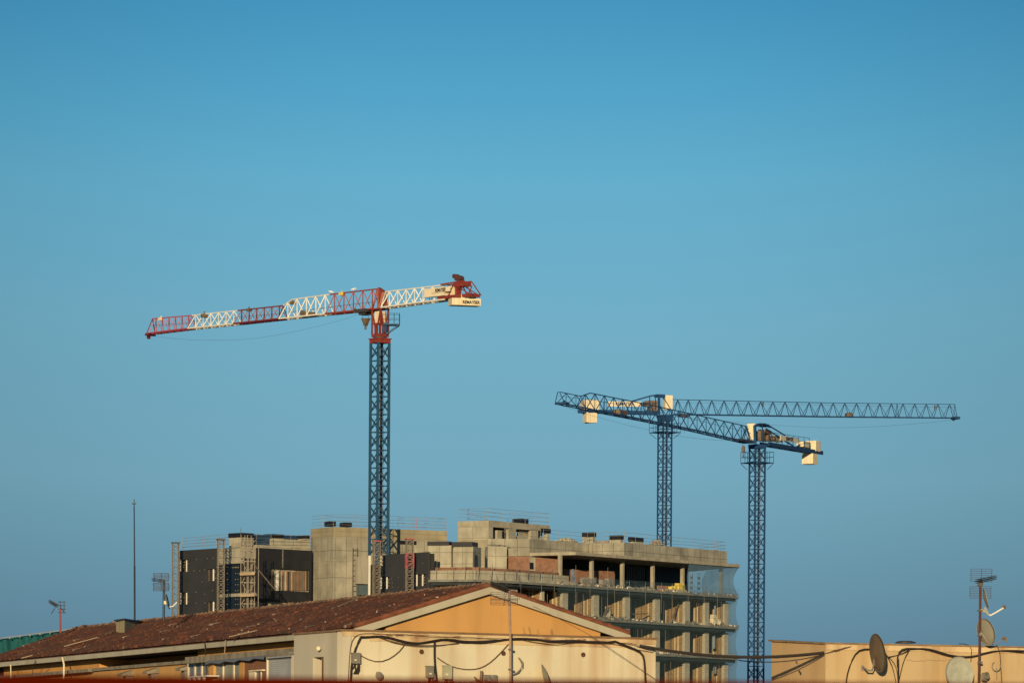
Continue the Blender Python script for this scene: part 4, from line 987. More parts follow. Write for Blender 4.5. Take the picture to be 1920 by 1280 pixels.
m.bar(M_.at(1090, 1084, -.9), M_.at(1119, 1086, -.9), .04); tag(m.build('mesh_barrier', STEEL), 'short barred barrier on the top open floor near the brick wall', 'barrier')

# second concrete tower
zC = 29.85
CC = PZ(916.5, 975.3, zC); LC = PZ(858.7, 977, zC); RC = PZ(1031.3, 984.7, zC)
CL_, CR_ = Plane(CC, LC), Plane(CC, RC)
bD = thing('concrete_stair_tower', 'smaller bare concrete tower with dark openings under its roof, railings on top', 'building', (CC.x, CC.y, 0))
zt = zC + CZ; bk = Vector((LC.x + RC.x - CC.x, LC.y + RC.y - CC.y))
m = MB(); m.hexa([v2(CC, 0), v2(LC, 0), v2(bk, 0), v2(RC, 0)], [v2(CC, zt - 2.0), v2(LC, zt - 2.0), v2(bk, zt - 2.0), v2(RC, zt - 2.0)]); m.build('wall', mat_concrete('dark_formed_concrete', (.34, .30, .21), 3.0, 1.4, .8, .35), bD)
m = MB(); m.hexa([v2(p, zt - .65) for p in (CC, LC, bk, RC)], [v2(p, zt) for p in (CC, LC, bk, RC)]); m.build('roof_slab', CONC_P, bD)
m = MB(); m.wbox(CL_, 0, CL_.len, zt - 2.0, zt - .65, -.4, -.003); m.wbox(CR_, 0, .75, zt - 2.0, zt - .65, -.4, -.003)
m.wbox(CR_, 3.6, 4.9, zt - 2, zt - .65, -.5, -.1); m.wbox(CR_, CR_.len - 3.2, CR_.len - 2.0, zt - 2, zt - .65, -.5, -.1); m.wbox(CR_, CR_.len - .4, CR_.len, zt - 2, zt - .65, -.5, -.05)
m.wbox(CR_, 3.6, CR_.len, zt - 2.0, zt - 1.35, -.9, -.5); m.build('upper_wall', CONC_L, bD)
m = MB(); m.wbox(CR_, .4, 6.5, zt - 2.0, zt - .653, -2.2, -2.0); m.wbox(CR_, 6.5, CR_.len - .05, zt - 2.0, zt - .653, -1.2, -1.0); m.wbox(CR_, 2.3, 3.59, zt - 2.0, zt - .9, -1.9, -.6); m.build('back_wall', CONC_L, bD)
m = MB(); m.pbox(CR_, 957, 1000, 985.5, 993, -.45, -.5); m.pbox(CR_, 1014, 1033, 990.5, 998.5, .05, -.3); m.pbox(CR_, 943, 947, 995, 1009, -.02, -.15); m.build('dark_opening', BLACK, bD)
roofblock('roof_vent', BLACK, CR_, 977, 991, 972, 981.5, -1.5, -2.7, bD)
rail('guardrail', 'guardrail round the smaller concrete tower, braced at its left end', [v2(LC, zt) + Vector((.1, 0, 0)), v2(CC, zt) + Vector((0, .1, 0)), v2(RC, zt) + Vector((-.1, .1, 0))], 1.35, 2.3, 3, brace=True)
rail('guardrail', 'rear guardrail standing behind on the smaller concrete tower', [CR_.pt(.5, zt, -3.0), CR_.pt(2.6, zt, -5.0), CR_.pt(CR_.len * .75, zt, -4.5)], 1.45, 2.4, 3)
rail('guardrail', 'guardrail corner at the right end of the smaller tower roof', [CR_.pt(CR_.len * .66, zt, -3), CR_.pt(CR_.len * .9, zt, -1.5), CR_.pt(CR_.len - .1, zt, -.3)], 1.3, 2.0, 3)

# roof of the right wing: vents and guardrails
PR = [Plane(a, b) for a, b in zip(Q[:-1], Q[1:])]
for (x0, x1, yc, yb, yl, pl) in ((1091, 1113, 997.5, 1006, 1020, PR[3]), (1142, 1164.5, 1003, 1011, 1018, PR[3]), (1186, 1207, 1007, 1015, 1022, PR[4])):
    t_ = roofblock('ventilation_shaft', CONC_L, pl, x0 + 1, x1 - 1, yb, yl, -2.0, -2.5, bC)
    mb = MB(); mb.pbox(pl, x0, x1, yc, yb, -1.95, -2.55); mb.build('vent_cap', BLACK, t_)
m = MB(); m.pbox(PR[3], 1117, 1141, 1013, 1017, -2.0, -3.0); m.build('roof_material', CONC_G, bC)
def heap(name, label, pl, x0, x1, yt, yb, off, mt):
    mb = MB(); a = pl.at(x0, yb, off); b = pl.at(x1, yb, off); h_ = pl.hit((x0 + x1) / 2, yt, off)[1] - a.z; rr = random.Random(int(x0)); n = 14
    for i in range(60):
        t = rr.random(); hh = h_ * math.sin(math.pi * t) * (0.4 + .6 * rr.random()); p = a.lerp(b, t); mb.box(p + Vector((0, rr.random() * .6, hh / 2)), .35, .35, max(hh, .1), rr.random() * 3)
    return tag(mb.build(name, mt), label, 'heap')
heap('rubble_heap', 'grey rubble heap on the right wing roof left of the rear crane mast', PR[4], 1219, 1243, 1012, 1021, -1.2, CONC_G)
heap('rubble_heap', 'flat pale rubble heap on the roof between two black topped shafts', PR[1], 1035, 1085, 1008, 1018, -2.0, CONC_L)
z_ = rz1
rail('guardrail', 'guardrail on the long roof parapet right of the smaller concrete tower', [PR[1].pt(PR[1].len * .25, z_, -.15), PR[1].pt(PR[1].len, z_, -.15), PR[3].pt(0, z_, -.15), PR[3].pt(PR[3].len, z_, -.15)], 1.15, 2.3, 3)
rail('guardrail', 'guardrail on the far right end of the long roof parapet', [PR[4].pt(.2, z_, -.15), PR[4].pt(PR[4].len - .1, z_, -.15)], 1.1, 2.2, 3)
rail('guardrail', 'guardrail returning along the right hand end of the roof', [v2(Q[-1], z_) + Vector((-.2, .1, 0)), v2(Q[-1] + endv * 4, z_), v2(Q[-1] + endv * 8, z_)], 1.1, 2.2, 3)
rail('guardrail', 'low guardrail in front of the dark openings of the smaller tower', [PR[0].pt(PR[0].len * .4, z_, -.3), PR[0].pt(PR[0].len, z_, -.3), PR[1].pt(PR[1].len * .22, z_, -.3)], 1.1, 2.2, 3, brace=True)
# vertical tube standards carrying the net along the facade
m = MB()
for x in (1015, 1039, 1079, 1106, 1139, 1152, 1180, 1210, 1240, 1260, 1290, 1320, 1345):
    u, _ = M_.hit(x, 1115, .1); m.bar(M_.pt(u, z1 - FH * 1 + 1, .12), M_.pt(u, z1 + .9 + (x % 5) * .3, .12), .022)
tag(m.build('net_standard', STEEL, bC))

# clad block at the left end of the right wing
zD = 25.4
CD = PZ(803, 1034, zD); LD = PZ(713.2, 1040.5, zD)
DL = Plane(CD, LD)
bE = thing('clad_end_block', 'small charcoal clad block with white window strips, in front of the concrete tower', 'building', (CD.x, CD.y, 0))
zt = zD + CZ
WD = [(712.5, 730, 1081, 1104), (779.5, 798, 1076, 1098.5)]
cutsD = [pxcut(DL, *q) for q in WD]; cutsD[0] = (cutsD[0][0], max(cutsD[0][1], DL.len + .5), cutsD[0][2], cutsD[0][3])
m = MB(); holes(m, DL, 0, DL.len, 0, zt, -.22, 0, [(c_[0], min(c_[1], DL.len), c_[2], c_[3]) for c_ in cutsD] + [pxcut(DL, 713, 718, 1030, 1060)]); m.build('cladding', mat('slate_cladding', (.034, .036, .041), .8, .15, .5), bE)
m = MB(); off2 = Vector((DL.n.x, DL.n.y)) * -5
m.hexa([DL.pt(.05, 0, -.35), DL.pt(DL.len - .05, 0, -.35), DL.pt(DL.len - .05, 0, -.8), DL.pt(.05, 0, -.8)], [DL.pt(.05, zt - .15, -.35), DL.pt(DL.len - .05, zt - .15, -.35), DL.pt(DL.len - .05, zt - .15, -.8), DL.pt(.05, zt - .15, -.8)]); m.build('wall', VOID, bE)
m = MB(); m.pbox(DL, 715, 718.2, 1040, 1057.5, -.05, -.3); m.build('bare_concrete_strip', CONC_L, bE)
for q in WD:
    m = MB(); m.pbox(DL, q[0], q[1], q[2], q[3], -.30, -.34); wf = m.build('window', VOID, bE)
    m = MB(); m.pbox(DL, q[0] + .8, q[0] + 2.6, q[2] + .4, q[3] - .4, -.02, -.08); m.build('window_frame', WHITE, wf); m = MB(); m.pbox(DL, q[0] + 11.6, q[0] + 13.4, q[2] + .4, q[3] - .8, -.02, -.08); m.build('window_frame', WHITE, wf)
    m = MB()
    for y in (q[2] + 5, q[2] + 10, q[2] + 16):
        m.pbox(DL, q[0] + 15, q[0] + 15.8, y, y + .8, -.2, -.28)
    m.build('wall_anchor', STRIP, wf)
m = MB(); m.pbox(DL, 711.8, 713.4, 1040.5, 1063, .05, -.28); m.build('white_edge_strip', WHITE, bE)
m = MB(); m.pbox(DL, 690.2, 692.2, 1041, 1120, .05, -.2); m.build('white_edge_strip', WHITE, bE)
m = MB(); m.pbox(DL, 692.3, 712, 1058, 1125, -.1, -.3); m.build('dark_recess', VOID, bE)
m = MB(); m.pbox(DL, 692.3, 697, 1041, 1057.5, -.1, -.3); m.build('bare_concrete_strip', CONC_L, bE)
m = MB()
for x, y in ((733, 1084), (735, 1092), (735, 1100), (746, 1081), (746, 1100), (762, 1060), (776, 1078), (792, 1055), (801, 1083), (800, 1090)): m.pbox(DL, x, x + .6, y, y + .6, .03, 0.003)
m.build('wall_anchor', STRIP, bE)

# lattice hoist masts and scaffold tower
def hoist(label, px, yt, yb, Y, w_, m_, m2=None, redz=None, top=None):
    p = P(px, yb, Y); t = thing('hoist_mast', label, 'hoist mast', (p.x, p.y, 0), 'lattice hoist masts on the facades'); z1 = P(px, yt, Y).z
    mb, md = MB(), MB(); base = Vector((p.x, p.y, 0)); rot = R(12)
    lattice(mb, md, base, w_, 0, z1, .72, rot, .085, .042); o = mb.build('frame', m_, t); md.build('bracing', m_, o)
    if redz:
        mb, md = MB(), MB(); za = P(px, redz[1], Y).z; zb = P(px, redz[0], Y).z; lattice(mb, md, base, w_ + .06, za, zb, .75, rot, .10, .06, xx=False)
        o = mb.build('red_section', REDP, t); md.build('bracing', REDP, o)
    if top:
        mb = MB(); mb.box(base + Vector((0, 0, z1 + .06)), w_ * 1.35, w_ * 1.2, .12, rot); mb.build('top_plate', top, t)
    return t
HM = mat('dull_hoist_steel', (.17, .145, .11), .7, .3, 3)
hoist('grey lattice mast standing at the far left edge of the charcoal clad block', 328.7, 1018, 1158, 515.5, .64, HM, top=STEEL_D)
hoist('grey lattice mast on the charcoal wall between its two window columns', 413.5, 1012, 1148, 506.6, .64, HM, top=STEEL_D)
hoist('grey lattice mast with red top bracket in front of the slate blue crane mast', 705.5, 1015, 1118, 495.5, .64, HM, top=REDP)
hoist('grey lattice mast with one red section, before the small clad block', 767.5, 1011, 1109, 492.3, .66, HM, redz=(1038, 1065), top=REDP)
t = thing('scaffold_tower', 'tall scaffold stair tower between the two charcoal clad walls', 'scaffold', (P(466, 1150, 497).x, 497, 0))
HS_ = mat('scaffold_tube_steel', (.19, .16, .12), .6, .3, 3)
for x0, x1, yt in ((451, 463, 1003), (465, 477, 1024)):
    for x in (x0, x1):
        for dy in (0, 1.1):
            q = MB(); p = P(x, 1150, 497); a = Vector((p.x + dy * .3, 497 + dy, 0)); q.bar(a, Vector((a.x, a.y, P(x, yt, 497).z)), .075); q.build('standard', HS_, t)
m = MB(); m2_ = MB(); z = 10.0; zt_ = P(466, 1026, 497).z; k = 0
xa, xb = P(450, 1100, 497).x, P(478.5, 1100, 497).x
while z < zt_:
    for dy in (0, 1.1): q = MB(); q.bar((xa, 497 + dy, z), (xb, 497 + dy, z), .06); q.build('ledger', HS_, t)
    if k % 2 == 0: m2_.bar((xa + .2, 497.5, z), (xa + (xb - xa) * .45, 497.5, z + 1.1), .3, .06)
    else: m2_.bar((xa + (xb - xa) * .45, 497.6, z), (xa + .2, 497.6, z + 1.1), .3, .06)
    q = MB(); q.bar((xa + (xb - xa) * (.5 if k % 2 else 1), 497, z), (xa + (xb - xa) * (1 if k % 2 else .5), 497, z + 1.1), .05); q.build('diagonal_brace', HS_, t)
    z += 1.1; k += 1
m2_.build('stair_flight', HS_, t)
for y in (1076, 1116):
    q = MB(); a = P(450, y, 496.8); b = P(478, y - 1, 496.8); q.bar(a, b, 1.0, .28); q.build('deck', WOOD, t)
m = MB(); m.bar(P(478, 1060, 497), P(513, 1102, 499), .09); m.build('raking_brace', HS_, t)

# debris net hung along the right wing
nt_ = thing('debris_net', 'blue green debris net hung over the open floors, scalloped at the right hand corner', 'net', (E[3].x, E[3].y, 0))
def netsheet(z_hi, z_lo, x_from, sag, mt, off=.18, tippull=.55):
    mb = MB(); u0 = M_.hit(x_from, 1110)[0]; nu, nz = 40, 8; u1 = M_.len + .0
    def fn(tu, tz):
        s_ = math.sin(math.pi * tz); u = u0 + (u1 - u0) * tu; w2 = .5 + .5 * math.sin(tu * 37 + tz * 2) * .5
        return M_.pt(u - s_ * tippull * max(0, tu - .85) / .15, z_lo + (z_hi - z_lo) * tz, off - s_ * sag * (.7 + .3 * w2))
    mb.grid(fn, nu, nz)
    return mb.build('net_panel', mt, nt_, smooth=True)
netsheet(z1 - .05, z1 - FH, 1045, .22, NET); netsheet(z1 - FH - .05, z1 - 2 * FH, 1100, .22, NET); netsheet(z1 - 2 * FH - .05, z1 - 3 * FH, 1200, .22, NET); netsheet(z1 - 3 * FH - .05, z1 - 4 * FH, 1200, .22, NET)
netsheet(25.75 + CZ, z1 + .05, 1290, .3, NETC, .12, 1.1)
netsheet(z1 + .9, z1 + .02, 1075, .05, NET, .14, 0)
# the net turning the corner
def cornernet(z_hi, z_lo, pull, mt=NETC):
    mb = MB(); nu, nz = 10, 10
    def fn(tu, tz):
        p = E[3] + endv * (tu * 9) - M_.d * (math.sin(math.pi * tz) * pull); return Vector((p.x, p.y, z_lo + (z_hi - z_lo) * tz))
    mb.grid(fn, nu, nz)
    return mb.build('net_panel', mt, nt_, smooth=True)
cornernet(25.75 + CZ, z1 + .05, 1.0); cornernet(z1 - .05, z1 - FH, .55); cornernet(z1 - FH - .05, z1 - 2 * FH, .5); cornernet(z1 - 2 * FH - .05, z1 - 3 * FH, .35)
# ------------------------------------------------------------------ near: gable house with the old tiled roof
zr_, ze_ = 6.70, 5.22          # ridge and eave heights above the eye
AP = P(917, 1100, 150.0); zr_ = AP.z - CZ
RB_ = PZ(140, 1181.5, zr_)      # far end of the ridge
rid = Vector((RB_.x - AP.x, RB_.y - AP.y, 0)).normalized()
fd = Vector((.90, .436, 0)).normalized()                    # direction of the gable front, rising to the right
REc = P(1181, 1190, 152.3)      # right foot of the rake
ze_ = REc.z - CZ
gp = Plane(AP, REc)             # gable plane (front of the fascia)
LEc = gp.at(668, 1183); LEc.z = REc.z
# left eave line from the picture
E0_ = PZ(551, 1188, ze_); E1_ = PZ(0, 1240, ze_)
ep = Plane(E0_, E1_)            # vertical plane through the left eave
# corner where eave plane meets gable plane
def isect(p, q):
    d = p.d; den = d.x * q.n.x + d.y * q.n.y; t = (q.a - p.a).dot(q.n) / den; return p.a + d * t
LC_ = isect(gp, ep)
bH = thing('gabled_house', 'ochre gabled house with old brown tiled roof and pale fascia boards', 'house', (AP.x, AP.y, 0))
slopeL = (LC_ - Vector((AP.x, AP.y))).length
rise = zr_ - ze_
farR = RB_.copy(); 
# left roof plane: corners LC_ (front eave), AP (front ridge), RB_ (ridge end), far eave point
FE = E1_ + (E1_ - E0_).normalized() * 3.0
LCv = Vector((LC_.x, LC_.y, ze_ + CZ)); APv = AP.copy(); RBv = RB_.copy(); FEv = Vector((FE.x, FE.y, ze_ + CZ))
nrm = (APv - LCv).cross(RBv - APv).normalized()
if nrm.z < 0: nrm = -nrm
m = MB()       # roof deck under the tiles
dn = Vector((0, 0, -.16)); m.hexa([LCv + dn, APv + dn, RBv + dn, FEv + dn], [LCv, APv, RBv, FEv]); rf = m.build('roof', mat('dark_roof_deck', (.10, .045, .03), .95), bH)
REv = Vector((REc.x, REc.y, ze_ + CZ))
bk = rid * 46
m = MB(); m.hexa([APv + dn, REv + dn, REv + bk + dn, RBv + dn], [APv, REv, REv + bk, RBv]); rf2 = m.build('roof', TILE, bH)
# individual barrel tiles on the left slope
verts = []; faces = []; tv = []; rr = random.Random(2)
rows = 13
Le = (FEv - LCv).length; ncol = int(Le / .21)
for i in range(ncol):
    tu = (i + .5) / ncol
    a = LCv.lerp(FEv, tu); b = APv.lerp(RBv, tu); up = (b - a); ax = (FEv - LCv).normalized()
    for j in range(rows):
        s0 = j / rows - .012; s1 = (j + 1) / rows + .012
        p0 = a + up * s0 + nrm * (.045 + rr.random() * .02); p1 = a + up * s1 + nrm * (.015 + rr.random() * .015)
        tw = (rr.random() - .5) * .03; val = rr.random(); base = len(verts)
        for (p, r_) in ((p0, .085), (p1, .07)):
            for k in range(5):
                an = math.pi * k / 4; verts.append(p + ax * (math.cos(an) * r_ + tw) + nrm * (math.sin(an) * r_))
        for k in range(4): faces.append((base + k, base + k + 1, base + 6 + k, base + 5 + k)); tv.append(val)
        faces.append((base, base + 1, base + 2, base + 3, base + 4)); tv.append(val)
org = ORG[bH.name]
me = bpy.data.meshes.new('tiles'); me.from_pydata([tuple(v - org) for v in verts], [], faces)
at = me.attributes.new('tile', 'FLOAT', 'FACE'); at.data.foreach_set('value', tv)
uv = me.uv_layers.new(name='UVMap'); me.materials.append(TILE)
o = bpy.data.objects.new('roof_tiles', me); COL.objects.link(o); o.parent = rf; ORG[o.name] = org
# ridge tiles with mortar
m = MB(); n = 110; rr = random.Random(8)
for i in range(n):
    a = APv.lerp(RBv, i / n) + Vector((0, 0, .04 + rr.random() * .03)); b = APv.lerp(RBv, (i + 1.1) / n) + Vector((0, 0, .02)); m.tube([a, b], .12, 7, .10)
for i in range(90):
    t = rr.random(); a = APv.lerp(RBv, t) + Vector(((rr.random() - .5) * .3, 0, .08 + rr.random() * .08)); m.box(a, .06 + rr.random() * .16, .10, .03 + rr.random() * .05, rr.random() * 3)
m.build('ridge_tiles', mat('mossy_ridge_tile', (.17, .10, .06), .95, .6, 2.5), rf)
# pale patches: fresh mortar dabs on the tiles
m = MB()
for i in range(45):
    a = LCv.lerp(FEv, rr.random()); b = APv.lerp(RBv, rr.random()); p = a.lerp(a + (APv - LCv), .05 + rr.random() * .9) + nrm * .13; s_ = .02 + rr.random() * rr.random() * .07
    m.box(p, s_, s_ * .8, .03, rr.random() * 3)
m.build('mortar_dabs', PATCH, rf)
# verge tiles along the rakes
m = MB()
for (p, q, off_) in ((LCv, APv, 0), (REv, APv, 0)):
    L_ = (q - p).length; k = int(L_ / .33)
    for i in range(k):
        a = p.lerp(q, i / k) + Vector((0, 0, .07)) + rid * .0; b = p.lerp(q, (i + 1.08) / k) + Vector((0, 0, .05)); nn = Vector((gp.n.x, gp.n.y, 0)) * -.08
        m.tube([a + nn, b + nn], .10, 7, .085)
m.build('verge_tiles', mat('orange_verge_tile', (.19, .062, .028), .9, .4, 3), rf2)
# fascia boards
def plank(mb, a, b, h, t, nrm2):
    t_ = Vector((nrm2.x, nrm2.y, 0)) * t; d = Vector((0, 0, -h)); mb.hexa([a + d, b + d, b + d - t_, a + d - t_], [a, b, b - t_, a - t_])
m = MB(); g0 = Vector((gp.n.x, gp.n.y, 0)) * .05
plank(m, LCv + g0, APv + g0, .215, .12, gp.n); plank(m, APv + g0, REv + g0, .215, .12, gp.n); m.build('fascia', FASCIA, bH)
m = MB(); e_ = Vector((ep.n.x, ep.n.y, 0)) * .04; plank(m, LCv + e_ + Vector((0, 0, -.03)), FEv + e_ + Vector((0, 0, -.03)), .165, .1, ep.n); m.build('fascia', FASCIA, bH)
# gable wall
goff = -.2
u0, _ = gp.hit(724, 1172, goff); u1, _ = gp.hit(1125.5, 1185, goff); uA = 0.0
def roofz(u):   # underside of the roof along the gable plane
    uL = (LC_ - gp.a).dot(gp.d); uR = gp.len; return CZ + (zr_ - (zr_ - ze_) * (abs(u) / (abs(uL) if u < 0 else uR))) - .17
m = MB(); loop = [gp.pt(u0, 0, goff), gp.pt(u1, 0, goff), gp.pt(u1, roofz(u1), goff), gp.pt(0, roofz(0), goff), gp.pt(u0, roofz(u0), goff)]
m.prism(loop, Vector((-gp.n.x, -gp.n.y, 0)) * .25); m.build('gable_wall', OCHRE, bH)
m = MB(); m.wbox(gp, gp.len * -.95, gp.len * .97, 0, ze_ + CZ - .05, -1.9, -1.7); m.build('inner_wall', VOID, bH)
# left wall under the eave and its projecting storey
wo = -1.6
uq = [ep.hit(551, 1200)[0] - 3.0, ep.hit(372, 1235, -.5)[0], ep.hit(187, 1250, -.5)[0], ep.hit(8, 1262, -.5)[0], ep.len + 25]
for ua_, ub_, oo_ in ((uq[0], uq[1], -.48), (uq[1], uq[2], -1.7), (uq[2], uq[3], -.48), (uq[3], uq[4], -.6)):
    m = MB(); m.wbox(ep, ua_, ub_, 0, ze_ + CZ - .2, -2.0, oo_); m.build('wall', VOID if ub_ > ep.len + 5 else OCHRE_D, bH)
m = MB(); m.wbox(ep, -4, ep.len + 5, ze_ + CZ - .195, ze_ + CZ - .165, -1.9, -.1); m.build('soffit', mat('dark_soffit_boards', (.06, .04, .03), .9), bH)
def wpx(mt, name, parent, boxes):
    mb = MB()
    for b_ in boxes: mb.pbox(ep, *b_)
    return mb.build(name, mt, parent)
LEDGE = mat('lichen_ledge', (.26, .22, .16), .95, .4, 3, .3)
def ledge(x0, y0, x1, y1, h, of, ob, name='ledge', mt=LEDGE):     # a ledge whose top runs between two photograph points
    mb = MB(); ua, za = ep.hit(x0, y0, of); ub, zb = ep.hit(x1, y1, of); z = (za + zb) / 2; mb.wbox(ep, ua, ub, z - h, z, ob, of); return mb.build(name, mt, bH), z
l1, zl1 = ledge(-25, 1268, 165, 1253, .12, -.2, wo)
l2, zl2 = ledge(165, 1252.5, 350, 1237, .11, -.35, wo)
l3, zl3 = ledge(347, 1231.5, 551, 1213.5, .22, .15, wo)
m = MB(); ua = ep.hit(165, 1262, -.45)[0]; ub = ep.hit(352, 1250, -.45)[0]; m.wbox(ep, ua, ub, 0, zl2 - .113, wo + .003, -.45); m.build('projecting_wall', OCHRE, bH)
m = MB(); m.wbox(ep, ep.hit(-30, 1262, -.6)[0], ep.hit(114, 1272, -.6)[0], 0, zl1 - .15, wo + .003, -.6); m.build('projecting_wall', mat('brown_render', (.26, .12, .05), .9), bH)
for x, y in ((222, 1255), (269, 1250.5), (331, 1244.5)):
    mb = MB(); u_, z_ = ep.hit(x, y, .05); mb.hexa([ep.pt(u_ - .3, z_ - .22, .0), ep.pt(u_ + .3, z_ - .22, .0), ep.pt(u_ + .3, z_ - .2, -.44), ep.pt(u_ - .3, z_ - .2, -.44)], [ep.pt(u_ - .3, z_ - .14, .0), ep.pt(u_ + .3, z_ - .14, .0), ep.pt(u_ + .3, z_, -.44), ep.pt(u_ - .3, z_, -.44)]); h_ = mb.build('vent_hood', LEDGE, bH)
    mb = MB(); mb.wbox(ep, u_ - .2, u_ + .2, z_ - 2.2, z_ - .22, -.44, -.18); mb.build('flue_box', mat('flue_grey_render', (.24, .20, .15), .9), h_)  # plain grey render of the flue boxes
# glazed gallery, windows and shutter on the right part of the left wall
go = -.15
zb_ = zl3 - .225
m = MB(); m.wbox(ep, ep.hit(351, 1250, go)[0], ep.hit(551, 1245, go)[0], 0, zb_, wo + .003, go - .18); m.build('gallery_wall', mat('brick_infill', (.30, .13, .06), .9, .3, 2), bH)
def glazed(x0, x1, yt, yb, mull, nm='window', fm=None, gl=None, fw=1.6, off=go, dep=.1):
    mb = MB(); mb.pbox(ep, x0, x1, yt, yb, off - .035, off - .16); w_ = mb.build(nm, gl or CURT, bH); mb = MB()
    for x in mull: mb.pbox(ep, x, x + fw, yt, yb, off, off - .03)
    mb.build('frame', fm or SIGNW, w_); return w_
glazed(351, 389, 1239, 1290, (351, 363.5, 376.5), fw=2.4, gl=mat('slate_window_panel', (.16, .17, .18), .5))
m = MB(); m.pbox(ep, 351, 388, 1266, 1268.5, go + .5, go - .1)
for x in (352, 361, 370, 379): m.pbox(ep, x, x + 2, 1268.5, 1290, go + .48, go + .4)
m.build('balcony_rail', WHITE, bH)
glazed(401, 449, 1240, 1290, (400, 416.5, 436.5), fw=2.2, off=-.05)
m = MB(); m.pbox(ep, 389.5, 400, 1240, 1290, 0, go - .1); m.pbox(ep, 449, 457, 1237, 1290, 0, go - .1); m.build('pilaster', OCHRE, bH)
m = MB(); m.pbox(ep, 457.5, 499, 1233, 1290, -.02, go - .12); m.build('brick_panel', mat_brick('worn_red_brick', (.33, .13, .055), (.25, .09, .04), (.18, .10, .06), .26, .09, .02), bH)
w_ = glazed(467, 489, 1257, 1290, (478, 488), fw=1.5, off=.02, gl=GLASS); m = MB(); m.pbox(ep, 466.5, 477.5, 1258, 1290, .05, -.05); m.pbox(ep, 466, 490.5, 1255, 1257.5, .1, -.05); m.build('open_sash', CREAM, w_)
m = MB(); m.pbox(ep, 500.5, 546, 1232, 1290, .0, go - .1); sh = m.build('roller_shutter', SHUT, bH)
m = MB(); z = CZ + 1.5
us = (ep.hit(500.5, 1250)[0], ep.hit(546, 1250)[0])
while z < ep.hit(523, 1233)[1]: m.wbox(ep, us[0], us[1], z, z + .035, 0.002, .014); z += .065
m.build('slat_lines', mat('shutter_slat_grey', (.44, .44, .43), .6), sh)  # raised slats in a slightly paler grey than the shutter
m = MB(); m.pbox(ep, 499, 547, 1224.5, 1232, .14, -.1); m.build('shutter_box', SHUT, bH)
m = MB(); m.pbox(ep, 546.5, 551, 1222, 1290, .12, -.1); m.pbox(ep, 541, 551, 1221, 1224, .15, -.1); m.pbox(ep, 499, 500.8, 1232, 1290, .05, -.1); m.build('shutter_frame', SIGNW, bH)
m = MB(); a = ep.at(385, 1240, .2); b = ep.at(495, 1229, .2)
for i in range(12):
    p = a.lerp(b, i / 12); q_ = a.lerp(b, (i + 1) / 12); w2 = Vector((ep.n.x, ep.n.y, 0)); m.quad(p, q_, q_ + w2 * -.4 + Vector((0, 0, .18)), p + w2 * -.4 + Vector((0, 0, .18)))
    m.quad(p, q_, q_ - Vector((0, 0, .05 + .03 * (i % 3))), p - Vector((0, 0, .05 + .03 * ((i + 2) % 3))))
m.build('rolled_awning', mat('blue_grey_awning', (.14, .16, .20), .8), bH)
# small pipes and wires on this wall
for (pts, r_, lb) in ((((117, 1232), (120, 1245), (119, 1290)), .035, 'thin pale pipe running down from the eave of the gabled house, leftmost'), (((20, 1245), (21, 1290)), .02, 'thin pale drop wire at the far left end of the eave')):
    m = MB(); m.tube([ep.at(x, y, .1) for x, y in pts], r_, 6); tag(m.build('drop_pipe', SIGNW), lb, 'pipe')
for i, (pts, lb) in enumerate((([(67, 1238), (62, 1250), (60, 1268)], 'dark wire hanging over the eave fascia at the left'), ([(423, 1199), (421, 1225), (419, 1242)], 'pale wire hanging over the eave above the curtained window'), ([(384, 1205), (386, 1230), (388, 1264)], 'thin dark wire hanging over the fascia by the white frames'))):
    m = MB(); m.tube([ep.at(x, y, .12) for x, y in pts], .018, 5); tag(m.build('hanging_wire', (CABLE, WOOD, CABLE)[i]), lb, 'wire')
# battens lying on the tiles
def onroof(px, py, lift=.14):
    x, z = ray(px, py); d = Vector((x, 1, z)); o_ = Vector((0, 0, CZ)); t = (LCv + nrm * lift - o_).dot(nrm) / d.dot(nrm); return o_ + d * t
for (a, b, lb) in (((120, 1211), (183, 1194), 'pale batten lying on the roof tiles below the chimney block, long one'), ((40, 1233), (61, 1227.5), 'short pale batten near the left end of the tiled roof'), ((430, 1193), (482, 1181), 'pale bent rod lying on the tiles near the eave'), ((634, 1136), (672, 1120), 'pale rod lying near the ridge before the concrete tower'), ((198, 1188), (216, 1180), 'short pale batten lying just left of the chimney block')):
    m = MB(); A_ = onroof(*a); B_ = onroof(*b); m.bar(A_, B_, .025); tag(m.build('roof_batten', WOOD), lb, 'batten', 'battens left lying on the tiled roof')
# chimney block at the ridge
yc = onroof(240, 1176).y
p0 = P(233, 1178, yc + 1.2); 
yk = onroof(234, 1180).y; cA = P(233.5, 1161.5, yk); chz = cA.z; cl = Plane(cA, P(218, 1162, yk + 1.4)); cr = Plane(cA, P(265, 1162, yk + 2.4))
t = thing('roof_access_block', 'squat concrete chimney block with dark cap on the ridge at the left', 'chimney', (cA.x, cA.y, CZ + 5))
m = MB(); bkp = Vector((cA.x, cA.y, 0)) + (cl.pt(cl.len, 0) - Vector((cA.x, cA.y, 0))) + (cr.pt(cr.len, 0) - Vector((cA.x, cA.y, 0)))
lp = [Vector((cA.x, cA.y, 0)), cr.pt(cr.len, 0), Vector((bkp.x, bkp.y, 0)), cl.pt(cl.len, 0)]
m.hexa([Vector((p.x, p.y, CZ + 4.6)) for p in lp], [Vector((p.x, p.y, chz)) for p in lp]); m.build('body', mat_plaster('chimney_render', (.42, .34, .19), (.12, .09, .05), .7), t)
m = MB(); cen = sum(lp, Vector()) / 4
